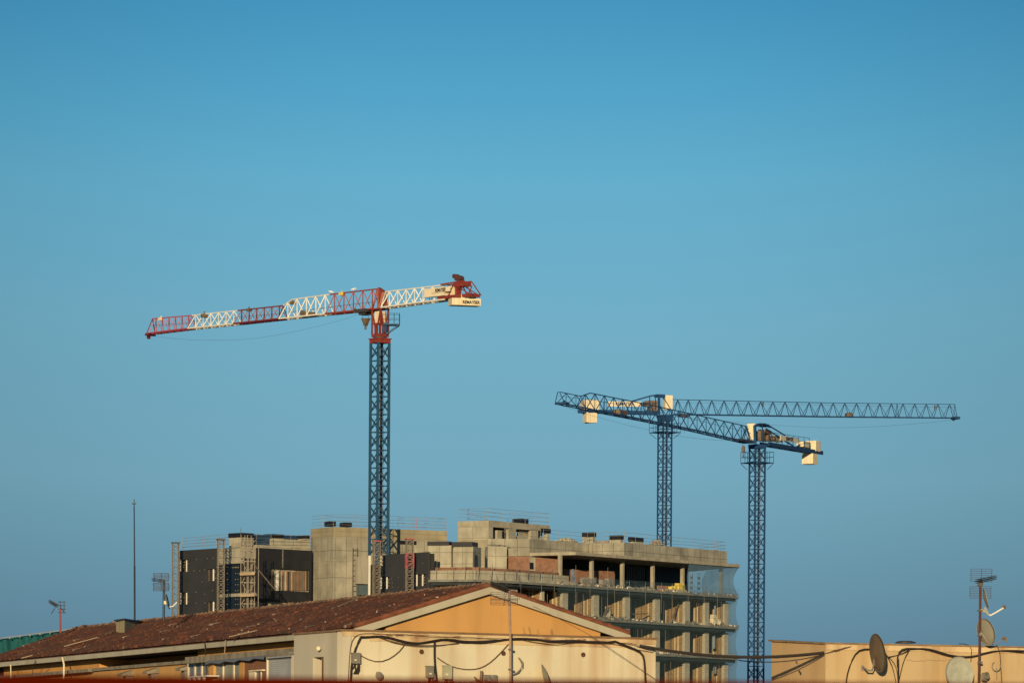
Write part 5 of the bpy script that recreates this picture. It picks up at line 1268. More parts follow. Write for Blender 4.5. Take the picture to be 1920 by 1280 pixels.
m.hexa([Vector((p.x, p.y, chz)) + (Vector((p.x, p.y, 0)) - Vector((cen.x, cen.y, 0))).normalized() * .12 for p in lp], [Vector((p.x, p.y, chz + .055)) + (Vector((p.x, p.y, 0)) - Vector((cen.x, cen.y, 0))).normalized() * .12 for p in lp]); m.build('cap', STEEL_D, t)
# teal net fence behind the far end of the roof
t = thing('teal_screen', 'teal green screen of netting at the far left behind the tiled roof', 'screen', P(60, 1220, 200))
m = MB()
def top(px): return 1197.5 - (px) * (1197.5 - 1178.5) / 145
m.grid(lambda a, k: P(-60 + a * 215, top(-60 + a * 215) + (1 - k) * 50, 196 + .12 * math.sin(a * 28 + k * 3) + .3 * k + .06 * math.sin(a * 71)), 90, 6)
m.build('netting', TEAL, t, smooth=True)
m = MB()
for x in range(-20, 140, 19): m.bar(P(x, top(x) + 2, 195.9), P(x, top(x) - 2.2, 195.9), .05)
m.bar(P(-60, top(-60) - 1.8, 195.9), P(140, top(140) - 1.5, 195.9), .03); m.build('top_wire', STEEL, t)
m = MB(); m.bar(P(140, 1179, 196), P(330, 1157.5, 180), .03); m.bar(P(330, 1157.5, 180), P(900, 1098, 152), .02); tag(m.build('ridge_wire', STEEL_D), 'thin wire strung just above the ridge of the tiled roof', 'wire')

# ------------------------------------------------------------------ near: flat roofed stained block
cF = P(642, 1178.5, 140.0); zF = cF.z
rF = PZ(1229.5, 1195, zF - CZ)
FR = Plane(cF, rF)
FL = Plane(cF, Vector((cF.x, cF.y, 0)) + Vector((-1.5, 3.3, 0)))
lF = Plane(cF, Vector((cF.x, cF.y, 0)) + Vector((-1.0, 2.2, 0))).at(551.5, 1185); FL = Plane(cF, lF)
bN = thing('flat_roofed_house', 'stained cream flat roofed block hung with black cables, in front of the gable', 'house', (cF.x, cF.y, 0))
bk = Vector((lF.x + rF.x - cF.x, lF.y + rF.y - cF.y))
m = MB(); m.hexa([v2(cF, 0), v2(lF, 0), v2(bk, 0), v2(rF, 0)], [v2(cF, zF - .06), v2(lF, zF - .06), v2(bk, zF - .06), v2(rF, zF - .06)])
m = MB(); m.wbox(FR, 0, FR.len, 0, zF - .06, -.3, 0); m.build('front_wall', WALLC, bN)
m = MB(); zq = zF - .35; m.hexa([FR.pt(.3, zq - .1, -.31), FR.pt(FR.len - .3, zq - .1, -.31), FR.pt(FR.len - .3, zq - .1, -2.4), v2(lF, zq - .1) + Vector((.4, -.1, 0))], [FR.pt(.3, zq, -.31), FR.pt(FR.len - .3, zq, -.31), FR.pt(FR.len - .3, zq, -2.4), v2(lF, zq) + Vector((.4, -.1, 0))]); m.build('flat_roof', LEDGE, bN)
cutw = pxcut(FL, 586.5, 606.5, 1231, 1300)
m = MB(); holes(m, FL, .0, FL.len, 0, zF - .06, -.28, 0, [cutw]); m.build('side_wall', WALLG, bN)
m = MB(); m.wbox(FL, cutw[0], cutw[1], 0, cutw[3], -.45, -.40); m.build('doorway', CREAM, bN)
m = MB(); m.wbox(FL, cutw[0], cutw[0] + .16, 0, cutw[3], -.40, -.02); m.build('brick_jamb', mat('dark_brick_jamb', (.10, .05, .03), .9), bN)
m = MB(); m.wbox(FR, FR.len - .28, FR.len, 0, zF - .06, -2.5, -.3); m.build('side_wall', WALLC, bN)
m = MB(); m.wbox(FR, -.06, FR.len + .06, zF - .06, zF, -.32, .06); m.wbox(FL, .0, FL.len + .05, zF - .065, zF - .003, -.32, .05); m.build('coping', mat('dark_edge_coping', (.22, .13, .07), .9, .3, 3), bN)
m = MB(); m.wbox(FR, .0, FR.len - .0, zF - .20, zF - .062, .0, .035); m.wbox(FR, .9, FR.len - .9, zF - .33, zF - .205, .0, .02); m.build('cornice', CORN, bN)
# blistered paint strips on the cornice
m = MB(); rr = random.Random(9)
for x0, x1, y in ((722, 765, 1189), (778, 800, 1190), (835, 860, 1192), (995, 1040, 1196), (1060, 1100, 1198)):
    for i in range(7): x = x0 + (x1 - x0) * rr.random(); m.pbox(FR, x, x + 3 + rr.random() * 9, y + rr.random() * 3 - 1, y + 1 + rr.random() * 2.5, .052, .03)
m.build('peeling_patch', mat('peeled_patch', (.30, .17, .10), .95, .4, 6), bN)
for x, y, lb in ((790, 1221, 0), (943.5, 1224, 0), (1093, 1226.5, 0)):
    mb = MB(); c_ = FR.at(x, y, 0); mb.lathe([(0, .012), (.055, .012), (.055, .03), (.072, .03), (.072, -.02)], c_, (FR.n.x, FR.n.y, 0), 14); v_ = mb.build('vent_pipe', mat('rusty_vent', (.10, .045, .025), .9), bN)
mb = MB(); c_ = FL.at(597, 1215, .12); mb.lathe([(0, .06), (.04, .055), (.065, .03), (.07, 0), (.05, -.03), (0, -.04)], c_, (FL.n.x * .5 + .6, FL.n.y, 0), 14); mb.box(FL.at(596, 1216, .03), .05, .06, .06)
tag(mb.build('wall_lamp', CREAM), 'round cream lamp on the grey side wall above the doorway', 'lamp')
def jbox(pl, x0, x1, y0, y1, mt, lb, off=.16, extra=True):
    t = thing('junction_box', lb, 'junction box', pl.at((x0 + x1) / 2, y1, 0), 'boxes on the cream wall'); q = MB(); q.pbox(pl, x0, x1, y0, y1, off, .01); q.build('case', mt, t)
    q = MB(); q.pbox(pl, x0 - .6, x1 + .6, y0 - .8, y0 + .8, off + .015, .01); q.build('lid', mt, t)
    q = MB(); q.pbox(pl, x0 + 3, x0 + 7, y0 + (y1 - y0) * .6, y0 + (y1 - y0) * .72, off + .01, off); q.build('plate', SIGNW, t)
    if extra:
        q = MB(); rr = random.Random(int(x0))
        for k in range(5):
            xx = x0 + (x1 - x0) * (k + .5) / 5; q.tube([pl.at(xx, y1, .08), pl.at(xx + rr.uniform(-3, 3), y1 + 5, .12), pl.at(xx + rr.uniform(-5, 2), y1 + 12, .08), pl.at(xx - 4, y1 + 20, .05)], .016, 5)
        q.build('cable_tails', CABLE, t)
    return t
jbox(FR, 662, 676, 1223.5, 1243, GREYBOX, 'grey junction box with dangling cables near the left corner of the cream wall')
jbox(FR, 802.5, 813.5, 1248, 1269, GREYBOX, 'dark grey box beside the vertical cable on the cream wall')
jbox(FR, 833.5, 848, 1247, 1272, mat('pale_green_box', (.40, .38, .26), .7), 'pale greenish box right of the vertical cable on the cream wall')
jbox(FR, 912.5, 932, 1265, 1278, mat('mottled_grey_box', (.24, .23, .20), .7, .5, 9), 'rounded mottled grey box low on the cream wall, just above the red parapet', extra=False)
m = MB(); c_ = FR.at(711, 1266, .1); m.lathe([(0, .08), (.10, .06), (.13, 0), (.10, -.05), (0, -.06)], c_, (FR.n.x, FR.n.y, .3), 9); m.box(c_ + Vector((-.03, 0, .07)), .12, .1, .1); tag(m.build('wall_siren', GREYBOX), 'small grey siren shape low on the cream wall near the left box', 'siren')
# cables
def cable(name, lb, pl, pts, r, mt=CABLE, off=.05, strands=1, jit=.8, group='cables on the cream wall', ends=True):
    mb = MB(); rr = random.Random(len(pts) * 7 + int(pts[0][0]))
    for k in range(strands):
        q = []
        dense = []
        for (a, b) in zip(pts[:-1], pts[1:]):
            nseg = max(1, int(math.hypot(b[0] - a[0], b[1] - a[1]) / 9))
            for i in range(nseg): t = i / nseg; dense.append((a[0] + (b[0] - a[0]) * t, a[1] + (b[1] - a[1]) * t))
        dense.append(pts[-1]); ph = rr.random() * 6; fr = .03 + rr.random() * .03
        for (x, y) in dense:
            o_ = 0 if strands == 1 else jit * (math.sin(x * fr + ph) + (1.2 if k % 3 == 2 else 0) * abs(math.sin(x * .02 + ph)))
            q.append(pl.at(x, y + o_, off + .01 * k))
        # smooth
        for _ in range(2): q = [q[0]] + [(q[i - 1] + q[i] * 2 + q[i + 1]) / 4 for i in range(1, len(q) - 1)] + [q[-1]]
        mb.tube(q, r if k == 0 else r * .55, 6)
    return tag(mb.build(name, mt), lb, 'cable', group)
cable('cable_bundle', 'thick black cable bundle swagging along the top of the cream wall', FR, [(677, 1193.5), (692, 1194.5), (706, 1193), (713, 1191), (728, 1194.5), (745, 1199.5), (760, 1203.5), (785, 1205), (812, 1200.5), (828, 1198.5), (840, 1196.5), (858, 1201), (880, 1203.5), (910, 1203), (935, 1199.5), (955, 1196.5), (975, 1196.5), (1000, 1197), (1025, 1201.5), (1045, 1203), (1062, 1201.5), (1074, 1199.5), (1090, 1202), (1115, 1204), (1140, 1203.5), (1152, 1202)], .029, strands=6, jit=1.4)
cable('cable_bundle', 'black cable dropping down the left end of the cream wall past the grey box', FR, [(677, 1193.5), (672, 1203), (666, 1216), (662, 1228), (658.5, 1250), (658, 1262), (658, 1285)], .034, strands=4, jit=.7)
cable('cable_bundle', 'black cable running down the right end of the cream wall', FR, [(1152, 1202), (1170, 1209), (1188, 1216), (1204, 1220), (1207.5, 1226), (1209, 1250), (1211, 1290)], .034, strands=3, jit=.8)
cable('cable_bundle', 'short thick black cable dropping beside the dark grey box', FR, [(815, 1201), (814.5, 1220), (815, 1245), (818, 1265), (820, 1290)], .035, strands=2, jit=.5)
cable('loop_cable', 'thin cable loop from the grey box up to the bundle', FR, [(676, 1228), (690, 1237), (702, 1241), (717, 1242), (730, 1236), (742, 1226), (751, 1220), (755, 1213), (760, 1205)], .015, CABLEB)
cable('loop_cable', 'long thin cable loop hanging between the vertical cable and the aerial pole', FR, [(820, 1232), (836, 1244), (856, 1252.5), (880, 1255), (900, 1253), (918, 1243), (936, 1226), (953, 1207)], .015, CABLEB)
cable('thin_cable', 'thin cable following the left corner of the cream wall', FR, [(700, 1187), (672, 1187), (662, 1192), (657, 1210), (654, 1250), (653, 1285)], .013, CABLEB)
cable('thin_cable', 'thin slack wires sagging just under the thick bundle at the left', FR, [(706, 1193), (730, 1202), (760, 1206), (800, 1210), (830, 1210), (860, 1205)], .013, CABLEB, strands=3, jit=1.5)
cable('thin_cable', 'thin wires sagging under the bundle at the right of the aerial pole', FR, [(960, 1197), (1000, 1204), (1045, 1208), (1080, 1203), (1120, 1208), (1150, 1206), (1180, 1213), (1225, 1222)], .011, CABLEB, strands=2, jit=1.2)
cable('thin_cable', 'thin wires along the cornice of the cream wall', FR, [(700, 1187), (800, 1192), (900, 1196), (1000, 1199), (1100, 1201), (1190, 1206), (1200, 1212)], .01, CABLEB, strands=2, jit=1.4)
m = MB(); m.tube([FR.at(x, y, .1) for x, y in ((972, 1232), (976, 1238), (979, 1245), (975, 1255), (967, 1262), (960, 1264))], .02, 6); m.tube([FR.at(x, y, .14) for x, y in ((974, 1233), (980, 1240), (980, 1250), (972, 1260), (962, 1264))], .013, 5); tag(m.build('cable_coil', GREYBOX), 'small coil of cable tied beside the aerial pole', 'cable')
m = MB(); m.tube([FR.at(x, y, .1) for x, y in ((902, 1278), (903, 1262), (902.5, 1257))], .045, 7); m.bar(FR.at(892, 1273, .1), FR.at(903, 1276, .1), .06); m.bar(FR.at(889, 1268, .1), FR.at(896, 1274, .1), .03); tag(m.build('wall_bracket', MACH), 'small bent bracket low on the cream wall left of the mottled box', 'bracket')
# guy wire from the aerial down across gable and wall
gy = FR.at(1000, 1200, .5)
m = MB(); m.tube([P(1000, 1136, gy.y + .2), P(1060, 1165, gy.y + .8), P(1110, 1192, gy.y + 1.3), P(1205, 1256, gy.y + 2.4), P(1240, 1280, gy.y + 2.8)], .008, 5); tag(m.build('guy_wire', CABLEB), 'thin guy wire slanting down across the ochre gable', 'wire')

# ------------------------------------------------------------------ near right: peach block
cR = P(1548, 1203.5, 146.0); zR = cR.z; rR = PZ(2150, 1215.5, zR - CZ)
RR = Plane(cR, rR)
lR0 = Plane(cR, Vector((cR.x, cR.y, 0)) + Vector((-1.0, 2.3, 0))); lR = lR0.at(1447, 1210); RL = Plane(cR, lR)
bP = thing('peach_flat_roofed_house', 'peach flat roofed block at the right edge with satellite dishes', 'house', (cR.x, cR.y, 0))
m = MB(); m.wbox(RR, 0, RR.len, 0, zR - .05, -.3, 0); m.build('front_wall', WALLR, bP)
zl_ = RL.hit(1447, 1201.5)[1]
m = MB(); i0 = .0
m.hexa([RL.pt(0.0, 0, 0), RL.pt(RL.len, 0, 0), RL.pt(RL.len, 0, -.3), RL.pt(.0, 0, -.3)], [RL.pt(0.0, zR - .05, 0), RL.pt(RL.len, zl_, 0), RL.pt(RL.len, zl_, -.3), RL.pt(.0, zR - .05, -.3)]); m.build('side_wall', mat_plaster('side_peach_render', (.56, .38, .19), (.40, .25, .12), .4, False), bP)  # side wall has its own peach render, close to the front tone
m = MB(); m.wbox(RR, -.05, RR.len, zR - .05, zR, -.35, .06)
o1 = .07; m.hexa([RL.pt(.0, zR - .05, o1), RL.pt(RL.len + .12, zl_, o1), RL.pt(RL.len + .12, zl_, -.33), RL.pt(.0, zR - .05, -.33)], [RL.pt(.0, zR - .004, o1), RL.pt(RL.len + .12, zl_ + .055, o1), RL.pt(RL.len + .12, zl_ + .055, -.33), RL.pt(.0, zR - .004, -.33)]); m.build('coping', mat('dusty_coping', (.26, .17, .09), .9, .3, 3), bP)
m = MB(); m.wbox(RR, 0, RR.len, zR - .22, zR - .052, 0, .03); m.build('cornice', CORN, bP)
m = MB(); m.lathe([(0, 0), (.32, 0), (.32, .03), (.2, .07), (0, .07)], RR.at(1698, 1205, -.6), (0, 0, 1), 16); m.build('roof_vent', STEEL_D, bP)
m = MB(); rr = random.Random(14)
for i in range(10):
    x = 1700 + i * 9; y = 1236 + rr.random() * 3; m.tube([RR.at(x, y, .004), RR.at(x + 4, y + rr.uniform(-1, 1.5), .004), RR.at(x + 9, y + rr.uniform(-1, 1), .004)], .006, 4)
m.build('wall_crack', mat('crack_shadowless', (.30, .17, .08), .95), bP)
GR = 'cables on the peach wall'
cable('cable_bundle', 'black cable rising at a slant from the parapet to the first dish', RR, [(1586, 1285), (1588, 1262), (1592, 1250), (1598, 1236), (1604, 1223), (1609, 1217), (1622, 1216), (1640, 1217)], .023, strands=4, jit=.9, group=GR)
cable('cable_bundle', 'thick black bundle swagging along the peach wall behind the white dish', RR, [(1683, 1250), (1682, 1232), (1684, 1221), (1690, 1215.5), (1700, 1216), (1718, 1215.5), (1742, 1215), (1756, 1220), (1775, 1226.5), (1792, 1231), (1812, 1232), (1832, 1229), (1848, 1223), (1862, 1218.5), (1885, 1219), (1910, 1220), (1940, 1221), (1990, 1222)], .026, strands=5, jit=1.3, group=GR)
cable('cable_bundle', 'knot of black cables falling straight down right of the dark dish', RR, [(1684, 1236), (1685, 1250), (1684, 1265), (1685, 1290)], .03, strands=4, jit=1.8, group=GR)
for i, (pts, lb) in enumerate((([(1660, 1224), (1668, 1235), (1674, 1250), (1678, 1268), (1681, 1285)], 'first thin cable of the fan right of the dark dish'), ([(1662, 1228), (1673, 1236), (1682, 1252), (1684, 1285)], 'second thin cable of the fan right of the dark dish'),
    ([(1706, 1216), (1696, 1228), (1691, 1245), (1689, 1262), (1684, 1280)], 'curved cable leaving the bundle right of the knot'), ([(1664, 1232), (1680, 1230), (1700, 1222), (1708, 1216)], 'thin cable bridging from the dish to the bundle'))):
    cable('thin_cable', lb, RR, pts, .012, CABLE, group=GR, strands=2, jit=1.2)
cable('thin_cable', 'thin wire with a kink dropping left of the roof aerial', RR, [(1798, 1206), (1823, 1206.5), (1823, 1215), (1820, 1240)], .012, CABLE, group=GR)
cable('thin_cable', 'thin wire dropping right of the roof aerial', RR, [(1868, 1208), (1875, 1215), (1876, 1245), (1879, 1285)], .013, CABLE, group=GR)
m = MB(); c_ = RR.at(1868, 1248, .12); m.tube([c_ + Vector((.13 * math.cos(a), 0, .15 * math.sin(a))) for a in [R(k) for k in range(120, 400, 20)]], .014, 5); m.tube([c_ + Vector((.01, 0, -.05)), c_ + Vector((.02, 0, -.4))], .012, 5); tag(m.build('cable_hoop', GREYBOX), 'small open hoop of cable on the peach wall right of the aerial', 'cable')
m = MB(); c_ = RR.at(1846, 1268, .25); m.lathe([(.07, -.05), (.13, -.05), (.13, .05), (.07, .05), (.07, -.05)], c_, (.8, -.6, 0), 16); m.lathe([(.09, -.08), (.11, -.08), (.11, .08), (.09, .08)], c_ + Vector((.03, 0, .03)), (.7, -.7, .2), 16); tag(m.build('cable_coil', GREYBOX), 'coil of grey cable at the foot of the right aerial', 'cable')

# span cable between the two near blocks
a = FR.at(1206, 1211, .12); b = Vector((cR.x, cR.y, 0)) + Vector((-.05, -.12, 0)); b.z = RR.hit(1548, 1223)[1]
def span(a, b, sag, r, n=26, tw=0):
    mb = MB(); mb.tube([a.lerp(b, i / n) - Vector((0, 0, sag * 4 * (i / n) * (1 - i / n))) for i in range(n + 1)], r, 7)
    return mb
m = span(a, b, .22, .048); q = span(a + Vector((0, -.03, .02)), b, .25, .02); m.v += []
m.tube([a.lerp(b, i / 26) - Vector((0, 0, .24 * 4 * (i / 26) * (1 - i / 26))) + Vector((0, .03 * math.sin(i * 2.1), .03 * math.cos(i * 2.1))) for i in range(27)], .022, 5)
tag(m.build('span_cable', CABLE), 'thick black cable strung across from the cream block to the peach block', 'cable')
m = span(P(1385, 1237, a.y + 1), b + Vector((0, 0, -.05)), .13, .016); tag(m.build('span_cable', CABLE), 'thin dark cable sagging below the thick one, ending at the peach block corner', 'cable')
m = MB(); rr = random.Random(21); base = RR.at(1548, 1223, .08); n = 0
for k in range(6):
    q = []
    for i in range(9): x = 1548 + i * 6 + rr.uniform(-1, 1); q.append(RR.at(x, 1224 - i * 1.6 + rr.uniform(-2.2, 2.2) * math.sin(math.pi * i / 8), .05))
    m.tube(q, .008, 4)
tag(m.build('cable_splice', CABLEB), 'frayed thin wires fanning out at the corner of the peach block', 'cable')
m = MB(); p = P(1492.5, 1238, b.y - .2); m.tube([p + Vector((-.04, 0, .05)), p, p + Vector((.04, 0, -.1))], .03, 6); tag(m.build('cable_tag', MACH), 'small brown tag dangling from the thin cable before the peach block', 'tag')
m = MB(); m.tube([P(1199, 1210, a.y), P(1206, 1211.5, a.y), P(1216, 1213, a.y), P(1226, 1214.5, a.y + .1)], .05, 7); tag(m.build('cable_anchor', CABLE), 'thick anchor sleeve of the span cable at the cream wall', 'cable')

# ------------------------------------------------------------------ aerials, dishes
def grid_panel(mb, c, wx, hz, nbars, yaw, bend=.35, r=.008, curve=True):
    """mesh reflector: horizontal bars held on two or three bent uprights"""
    M = Matrix.Rotation(yaw, 3, 'Z')
    for i in range(nbars):
        t = i / (nbars - 1) - .5; y = bend * (abs(t) * 1.2) ** 1.2
        mb.tube([c + M @ Vector((-wx / 2, -y, t * hz)), c + M @ Vector((wx / 2, -y, t * hz))], r, 4)
    for x in (-.5, 0.0, .5):
        mb.tube([c + M @ Vector((x * wx, -bend * (abs(i / 6 - .5) * 1.2) ** 1.2, (i / 6 - .5) * hz)) for i in range(7)], r * 1.3, 4)
def yagi(mb, c, d, L, n, r=.007, h=.1):
    d = Vector(d).normalized(); s_ = d.cross(Vector((0, 0, 1))).normalized(); mb.tube([c, c + d * L], .014, 5)
    for i in range(n):
        p = c + d * (L * (i + .5) / n); hh = h * (1 - .35 * i / n)
        mb.tube([p - s_ * hh, p + s_ * hh], r, 4); mb.tube([p - s_ * hh * .7 + Vector((0, 0, .05)), p + s_ * hh * .7 + Vector((0, 0, .05))], r, 4); mb.tube([p - s_ * hh * .7 - Vector((0, 0, .05)), p + s_ * hh * .7 - Vector((0, 0, .05))], r, 4)
def px2m(Y): return Y / F
def dish(root, name, c, nrm, rx, rz, depth, mt, arm=None, lnb=True):
    """offset dish: shallow bowl facing nrm, with rim and back bracket"""
    nrm = Vector(nrm).normalized(); x = nrm.cross(Vector((0, 0, 1))).normalized(); z = x.cross(nrm)
    mb = MB(); n = 28; rings = 7; base = 0
    for side in (0, 1):
        for k in range(rings + 1):
            r_ = k / rings
            for j in range(n):
                a_ = 2 * math.pi * j / n; mb.v.append(c + x * rx * r_ * math.cos(a_) + z * rz * r_ * math.sin(a_) + nrm * (depth * (r_ * r_ - 1) - side * .018))
        for k in range(rings):
            for j in range(n):
                j2 = (j + 1) % n; b_ = side * (rings + 1) * n; f = (b_ + k * n + j, b_ + k * n + j2, b_ + (k + 1) * n + j2, b_ + (k + 1) * n + j); mb.f.append(f if side else f[::-1])
    b0 = rings * n; b1 = (rings + 1) * n + rings * n
    for j in range(n): j2 = (j + 1) % n; mb.f.append((b0 + j, b0 + j2, b1 + j2, b1 + j))
    return mb.build(name, mt, root, smooth=True)

# antenna on a red pole, far left
t = thing('tv_aerial', 'small TV aerial on a red pole at the far left behind the roof', 'aerial', P(113, 1184, 188), 'television aerials')
m = MB(); m.tube([P(113.5, 1186, 188), P(113, 1140, 188)], .035, 7); m.build('pole', mat('bright_red_pole', (.24, .04, .04), .7), t)
c_ = P(113, 1138, 188); m = MB(); s_ = px2m(188); yagi(m, c_ + Vector((-.1, 0, .05)), (-.85, -.5, .5), 20 * s_, 6, .012, .22)
m.build('yagi', ALU, t); m = MB()
for dx in (0, .55 * 8 * s_ * 2): m.tube([c_ + Vector((dx * .8 - .12 + .1, .1, -.25)), c_ + Vector((dx * .8 + .0, .1, .05)), c_ + Vector((dx * .8 - .02, .1, .25))], .018, 5)
for k in range(4): m.tube([c_ + Vector((-.1, 0, -.2 + k * .14)), c_ + Vector((.2, .2, -.2 + k * .14))], .01, 4)
m.tube([c_ + Vector((-.35, 0, -.25)), c_ + Vector((-.2, 0, -.02))], .014, 4); m.tube([c_ + Vector((0, 0, 0)), c_ + Vector((.14, 0, -.16))], .014, 4); m.build('reflector', STEEL_D, t)
# lightning rod
t = thing('lightning_rod', 'very tall thin rod with a forked tip standing on the ridge', 'rod', P(252, 1160, 183))
m = MB(); Y_ = 183; m.tube([P(252.6, 1162, Y_), P(252.3, 1060, Y_)], .04, 6); m.tube([P(252.3, 1060, Y_), P(251.5, 948, Y_)], .03, 6, .024); m.build('pole', mat('dark_blue_pole', (.02, .03, .05), .6), t)
m = MB(); p = P(251.5, 947, Y_); m.tube([p, p + Vector((0, 0, .24))], .02, 5); m.tube([p, p + Vector((-.08, 0, .1))], .014, 4); m.tube([p, p + Vector((.08, 0, .1))], .014, 4); m.build('forked_tip', STEEL_D, t)
# grid aerial left of the clad block
Y_ = 172; s_ = px2m(Y_)
t = thing('tv_aerial', 'grid TV aerial on a dark pole just left of the leftmost lattice mast', 'aerial', P(307, 1160, Y_), 'television aerials')
m = MB(); m.tube([P(307, 1162, Y_), P(307.6, 1086, Y_)], .045, 7); m.build('pole', mat('dark_blue_pole', (.02, .03, .05), .6), t)
m = MB(); yw = R(-12); grid_panel(m, P(303, 1082, Y_), 29 * s_, 15 * s_, 7, yw, .18, .010); grid_panel(m, P(303, 1100, Y_), 30 * s_, 14 * s_, 7, yw, .22, .010); m.build('reflector', ALU, t)
m = MB(); yagi(m, P(306, 1089, Y_), (-.92, -.5, .14), 24 * s_, 11, .008, .11); m.build('yagi', ALU, t)
o = dish(t, 'dish', P(315, 1127, Y_), (.97, -.05, .22), .26, .28, .05, mat('translucent_grey_dish', (.16, .18, .17), .6)); m = MB(); m.box(P(311, 1129, Y_), .14, .14, .12); m.box(P(309, 1129, Y_), .12, .05, .05); m.build('bracket', CREAM, o); m = MB(); m.tube([P(318, 1137, Y_), P(324, 1136, Y_), P(332, 1128, Y_)], .02, 6); m.build('arm', WHITE, o)
# aerial on the cream wall
Y_ = FR.at(955, 1230, .25).y; s_ = px2m(Y_)
t = thing('tv_aerial', 'grid TV aerial on a tall galvanised pole fixed to the cream wall before the gable', 'aerial', P(957, 1300, Y_), 'television aerials')
m = MB(); m.tube([P(957.5, 1300, Y_), P(957, 1200, Y_), P(954.8, 1104, Y_)], .036, 8); m.build('pole', POLE_S, t)
m = MB()
for y in (1216.5, 1254): m.box(P(957, y, Y_), .14, .14, .04); m.box(P(960, y + .3, Y_), .08, .1, .06)
m.build('clamp', STEEL_D, t)
m = MB(); yw = R(10); grid_panel(m, P(945, 1117, Y_ - .1), 51 * s_, 13 * s_, 5, yw, .10, .006); grid_panel(m, P(945, 1128, Y_ - .1), 51 * s_, 11 * s_, 5, yw, .12, .006)
for x0 in (932, 974): m.tube([P(x0 - 1, 1078, Y_), P(x0 + 3, 1098, Y_)], .009, 4)
for (x, y, x2, y2) in ((920, 1078, 923, 1094), (946, 1080, 950, 1096), (971, 1080, 977, 1106), (950, 1110, 944, 1135), (977, 1107, 973, 1124)): m.tube([P(x, y, Y_ - .1), P(x2, y2, Y_ - .1)], .007, 4)
m.build('reflector', ALU, t)
m = MB(); yagi(m, P(952, 1106, Y_), (-.9, -.55, .34), 37 * s_ * 1.05, 13, .017, .13); m.build('yagi', STEEL_D, t)
# aerial mast on the peach block with two dish arms
Y_ = RR.at(1838, 1240, .35).y; s_ = px2m(Y_)
t = thing('tv_aerial', 'tall rusty aerial mast with grids and dishes on the peach block', 'aerial', P(1838, 1300, Y_), 'television aerials')
m = MB(); m.tube([P(1835, 1300, Y_), P(1837, 1200, Y_), P(1838.5, 1088, Y_)], .04, 8); m.build('pole', POLE_R, t)
m = MB()
for y in (1097, 1191, 1241, 1144): m.box(P(1837.5, y, Y_), .15, .13, .05)
m.box(P(1838.5, 1094, Y_), .16, .14, .1); m.build('clamp', STEEL_D, t)
m = MB(); yw = R(6); grid_panel(m, P(1840, 1078, Y_), 40 * s_, 24 * s_, 7, yw, .05, .006); grid_panel(m, P(1838, 1110, Y_), 40 * s_, 22 * s_, 8, yw, .08, .006)
m.build('reflector', ALU, t)
m = MB(); yagi(m, P(1830, 1089.5, Y_), (.86, -.6, .17), 44 * s_, 12, .010, .14); m.build('yagi', STEEL_D, t)
o = dish(t, 'dish', P(1849, 1121, Y_), (.95, .02, .24), .24, .31, .05, DISHG); m = MB(); m.bar(P(1838, 1143, Y_), P(1850, 1146, Y_), .08); m.bar(P(1846, 1138, Y_), P(1853, 1152, Y_), .07); m.build('bracket', DISHG, o)
m = MB(); m.tube([P(1850, 1149, Y_), P(1857, 1153, Y_), P(1868, 1147, Y_), P(1882, 1138.5, Y_)], .024, 6); a_ = m.build('arm', WHITE, o); m = MB(); m.lathe([(0, -.05), (.045, -.05), (.045, .04), (0, .04)], P(1883, 1137, Y_), (.8, -.5, -.3), 9); m.box(P(1885, 1138, Y_), .05, .06, .1); m.build('feed_horn', MACH, o)
o = dish(t, 'dish', P(1849, 1184, Y_), (.86, .48, .26), .47, .43, .09, DISHG); m = MB(); m.bar(P(1837, 1186, Y_), P(1848, 1195, Y_), .09); m.bar(P(1842, 1190, Y_), P(1853, 1205, Y_), .11, .05); m.build('bracket', GREYBOX, o)
m = MB(); m.tube([P(1852, 1206, Y_), P(1863, 1207, Y_), P(1880, 1199, Y_)], .014, 6); m.build('arm', GREYBOX, o); m = MB(); m.lathe([(0, -.06), (.05, -.06), (.05, .05), (0, .05)], P(1883, 1196, Y_), (.8, -.5, -.3), 9); m.box(P(1886.5, 1199, Y_), .06, .06, .12); m.build('feed_horn', MACH, o)
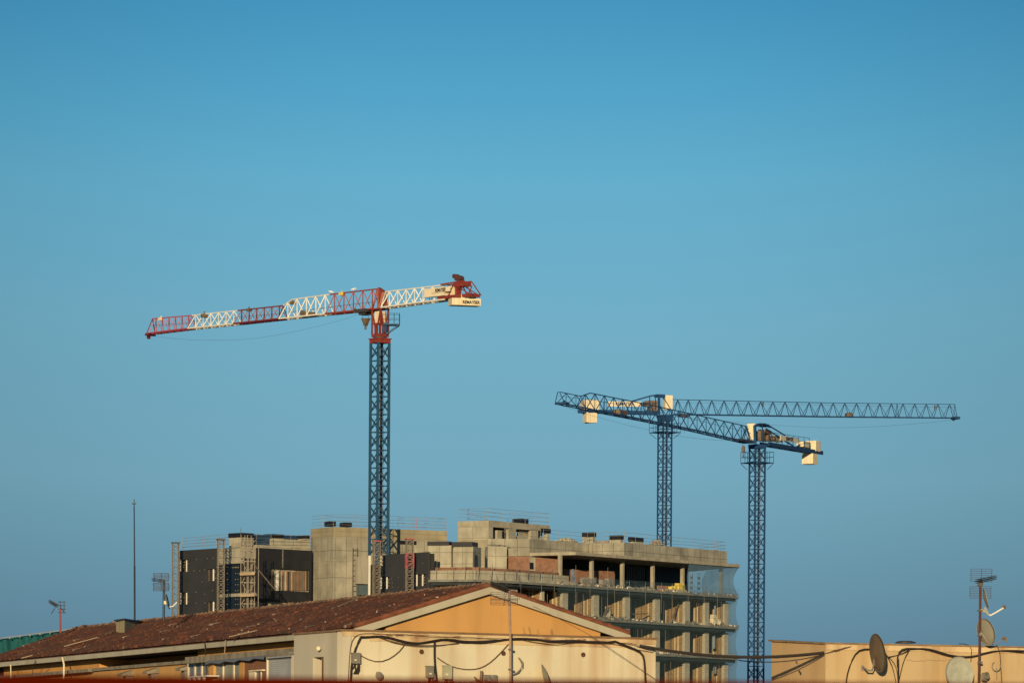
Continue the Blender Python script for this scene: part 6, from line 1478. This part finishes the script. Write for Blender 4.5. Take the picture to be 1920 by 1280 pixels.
# dark rusty dish
Y_ = RR.at(1647, 1230, .55).y
t = thing('satellite_dish', 'large rusty dark satellite dish seen nearly edge on, on the peach wall', 'satellite dish', P(1635, 1262, Y_), 'satellite dishes on walls')
o = dish(t, 'bowl', P(1646, 1223.5, Y_), (.91, .36, .16), .54, .60, .10, DISHD); m = MB(); m.prism([P(1640, 1236, Y_ - .12), P(1651, 1240, Y_ - .1), P(1654, 1252, Y_ - .05), P(1648, 1255, Y_ - .1), P(1640, 1246, Y_ - .12)], (.06, .06, 0)); m.box(P(1644, 1231, Y_ - .1), .1, .1, .09); m.build('back_bracket', mat('dark_bracket', (.06, .03, .02), .8), t)
m = MB(); m.tube([P(1638.5, 1235, Y_ - .1), P(1638.5, 1247, Y_ - .1), P(1635, 1256, Y_), P(1626, 1256, Y_), P(1618, 1250, Y_ + .3)], .03, 7); m.box(P(1617, 1251, Y_ + .4), .09, .06, .16); m.build('wall_arm', STEEL, t)
# white dish
Y_ = RR.at(1799, 1255, .45).y
t = thing('satellite_dish', 'chalky white satellite dish facing forward, lower half behind the red parapet', 'satellite dish', P(1799, 1290, Y_), 'satellite dishes on walls')
o = dish(t, 'bowl', P(1799.5, 1261, Y_), (.32, -.93, .16), .475, .52, .07, DISHW); m = MB(); m.bar(P(1800, 1262, Y_ + .1), P(1806, 1268, Y_ + .45), .06); m.build('wall_arm', STEEL, t)
# small grey dish seen edge on, low on the cream wall
Y_ = FR.at(1022, 1262, .35).y
t = thing('satellite_dish', 'small grey dish seen almost edge on, low on the cream wall', 'satellite dish', P(1026, 1290, Y_), 'satellite dishes on walls')
o = dish(t, 'bowl', P(1025, 1271, Y_), (.93, .10, .30), .42, .44, .07, DISHG); m = MB(); m.bar(P(1026, 1282, Y_), P(1030, 1284, Y_ + .3), .05); m.build('wall_arm', STEEL, t)

# ------------------------------------------------------------------ near parapet in front of the viewer
t = thing('red_parapet', 'out of focus dark red parapet across the very bottom', 'parapet', (0, 11.2, 0))
zt = P(960, 1272.5, 11.0).z
m = MB(); m.hexa([(-9, 11, 0), (9, 11, 0), (9, 11.35, 0), (-9, 11.35, 0)], [(-9, 11, zt + .02), (9, 11, zt - .02), (9, 11.35, zt - .02), (-9, 11.35, zt + .02)]); m.build('wall', REDWALL, t)
